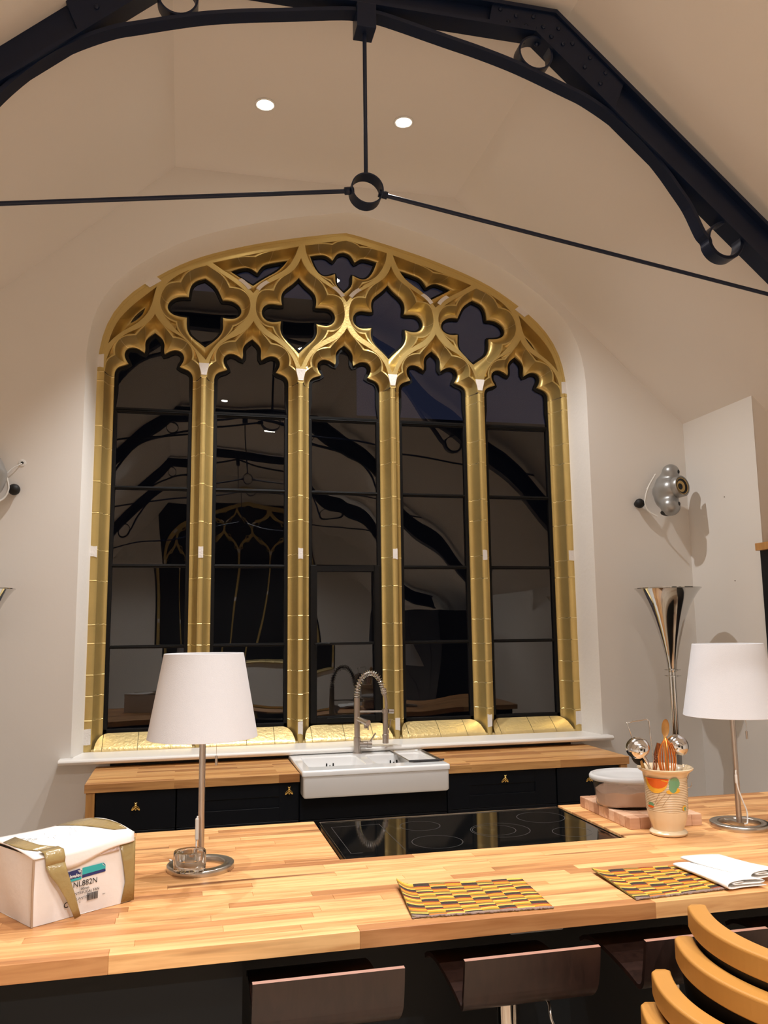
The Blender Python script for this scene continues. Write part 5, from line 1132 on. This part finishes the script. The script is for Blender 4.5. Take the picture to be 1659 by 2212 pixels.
# ================================================================== WALL SPEAKERS
CONE = mat('yellow_woven_cone', (.55, .40, .16), .5, bump=.3, bscale=300)
def speaker(mx, mz, bxx, byy, bz, yaw, lean, label):
    t = thing('wall_speaker', label, 'speaker', (mx, -.0, mz), 'silver bulb-shaped wall speakers')
    mb = bpy.data.metaballs.new('mb'); mb.resolution = .010; mb.render_resolution = .010; mb.threshold = .35
    def el(x, y, z, r, st=2.0):
        e = mb.elements.new(); e.co = (x*10, y*10, z*10); e.radius = r*10; e.stiffness = st
    mb.resolution = .07
    for z, r, y in ((.115, .072, -.022), (.0, .098, -.022), (-.115, .080, -.022), (.06, .07, .025), (-.06, .075, .025), (0, .09, .035)): el(0, y, z, r*1.15)
    ob = bpy.data.objects.new('mb', mb); COL.objects.link(ob); dg = bpy.context.evaluated_depsgraph_get(); dg.update()
    me = bpy.data.meshes.new_from_object(ob.evaluated_get(dg)); bpy.data.objects.remove(ob)
    Mx = Matrix.Translation((bxx, byy, bz)) @ Matrix.Rotation(yaw, 4, 'Z') @ Matrix.Rotation(lean, 4, 'Y') @ Matrix.Rotation(-.10, 4, 'X')
    ext = max(v.co.z for v in me.vertices); sc = .185/ext
    front = lambda x, z: max(-v.co.y*sc for v in me.vertices if abs(v.co.x*sc-x) < .012 and abs(v.co.z*sc-z) < .012)
    fc, fp = front(0, 0), {z: front(.012, z) for z in (.122, -.118)}
    me.transform(Matrix.Translation(-wloc(t)) @ Mx @ Matrix.Scale(sc, 4))
    me.materials.clear(); me.materials.append(SILVER); me.polygons.foreach_set('use_smooth', [True]*len(me.polygons))
    o = bpy.data.objects.new('cabinet_shell', me); COL.objects.link(o); o.parent = t
    g = G(); g.T = Mx @ Matrix.Translation((0, -(fc+.003-.074), 0)) @ Matrix.Rotation(pi/2, 4, 'X'); g.lathe([(.001, .074), (.020, .078), (.022, .074)], (0, 0, 0), 24, mi=2); g.lathe([(.073, .055), (.074, .090), (.070, .094)], (0, 0, 0), 40, mi=1, cap=False); g.lathe([(.022, .074), (.048, .083), (.050, .086), (.058, .092), (.061, .090)], (0, 0, 0), 40, mi=0, cap=False)
    g.lathe([(.061, .088), (.070, .094), (.073, .090), (.073, .05)], (0, 0, 0), 40, mi=1, cap=False); g.lathe([(.040, .0815), (.048, .0845), (.052, .088), (.061, .0925)], (0, 0, 0), 40, mi=2, cap=False)
    g.build('woofer', [CONE, SILVER, BLACK], t)
    for z in (.122, -.118): g = G(); g.T = Mx; g.ell((.012, -fp[z]+.003, z), (.0125, .007, .0145), 16); g.build('port', BLACK, t)
    g = G(); g.T = Mx; g.ell((.0, .0, -.165), (.045, .05, .020), 20); g.build('rubber_foot', BLACK, t)
    g = G(); g.ell((mx, -.042, mz), (.034, .034, .034), 22); g.tube([(mx, -.003, mz), (mx, -.03, mz)], .022, 18); g.build('ball_joint', BLACK, t)
    s = 1 if bxx > mx else -1
    g = G(); g.tube(catmull([Vector(p) for p in ((mx+s*.115, -.08, mz+.205), (mx+s*.055, -.075, mz+.11), (mx+s*.030, -.07, mz+.03), (mx+s*.028, -.07, mz-.01), (mx+s*.05, -.075, mz-.06), (mx+s*.10, -.10, mz-.10))], 6), .0062, 10); g.build('bracket_arc', mat('white_bracket', (.75, .73, .68), .35), t)
    g = G(); g.tube(catmull([Vector(p) for p in ((mx+s*.04, -.07, mz+.10), (mx+s*.08, -.075, mz+.105), (mx+s*.11, -.08, mz+.09))], 4), .003, 8); g.build('wire', WHITEP, t)
    return t
speaker(3.109, 2.538, 3.268, -.150, 2.618, math.radians(17), math.radians(12), 'silver bulb-shaped speaker on a ball mount right of the window')
speaker(-.989, 2.528, -1.115, -.150, 2.60, math.radians(-42), math.radians(-12), 'silver bulb-shaped speaker cut off at the left edge of the frame')
o = thing('cable_outlet', 'small round white cable outlet on the wall left of the window', 'outlet', (-.959, 0, 2.697))
g = G(); g.T = Matrix.Translation((-.959, 0, 2.697)) @ Matrix.Rotation(pi/2, 4, 'X'); g.lathe([(.022, 0), (.021, .003), (.009, .005), (.008, .0)], (0, 0, 0), 28, cap=False); g.build('plate', WHITEP, o)
g = G(); g.ell((-.959, -.002, 2.697), (.008, .003, .008), 12); g.build('hole', BLACK, o)
g = G(); g.tube(catmull([Vector(p) for p in ((-.959, -.002, 2.695), (-.975, -.02, 2.680), (-1.01, -.03, 2.655), (-1.05, -.05, 2.60))], 5), .0028, 8); g.build('cable', WHITEP, o)

# ================================================================== TALL CABINET AT RIGHT
t = thing('tall_cabinet', 'tall black cabinet with a wooden top at the right edge of the frame', 'cabinet', (3.85, -1.07, 0))
g = G(); g.box(3.492, 4.20, -1.36, -.772, 0, 2.138); g.build('body', CABB, t)
g = G(); g.box(3.458, 4.23, -1.39, -.772, 2.138, 2.184); g.build('top_board', WOOD_P, t, bevel=.002)
for k in range(2):
    g = G(); shaker(g, 3.495+k*.353, 3.845+k*.353, .1, 2.13, -1.380, .08); g.build('door', CABB, t)
for (y, z) in ((-.42, 2.535), (-.47, 1.97)):
    g = G(); g.ell((EAVX-.001, y, z), (.002, .006, .004), 8); o = g.build('wall_mark', mat('wall_mark_grey', (.2, .17, .14), .8), org=(EAVX, y, z)); tag(o, 'tiny dark nail mark on the right side wall, ' + ('upper one level with the speaker' if z > 2.2 else 'lower one above the floor lamp'), 'mark')

t = thing('black_dresser', 'tall black dresser against the far right wall, seen only in the window reflections', 'dresser', (4.05, -8.0, 0))
g = G(); g.box(3.62, 4.54, -9.4, -6.6, 0, 2.17); g.build('body', CABB, t)
for k in range(4):
    g = G(); g.box(3.60, 3.62, -9.38+k*.695, -8.70+k*.695, .08, 2.12); g.build('door', CABB, t, bevel=.003)
# far_dresser
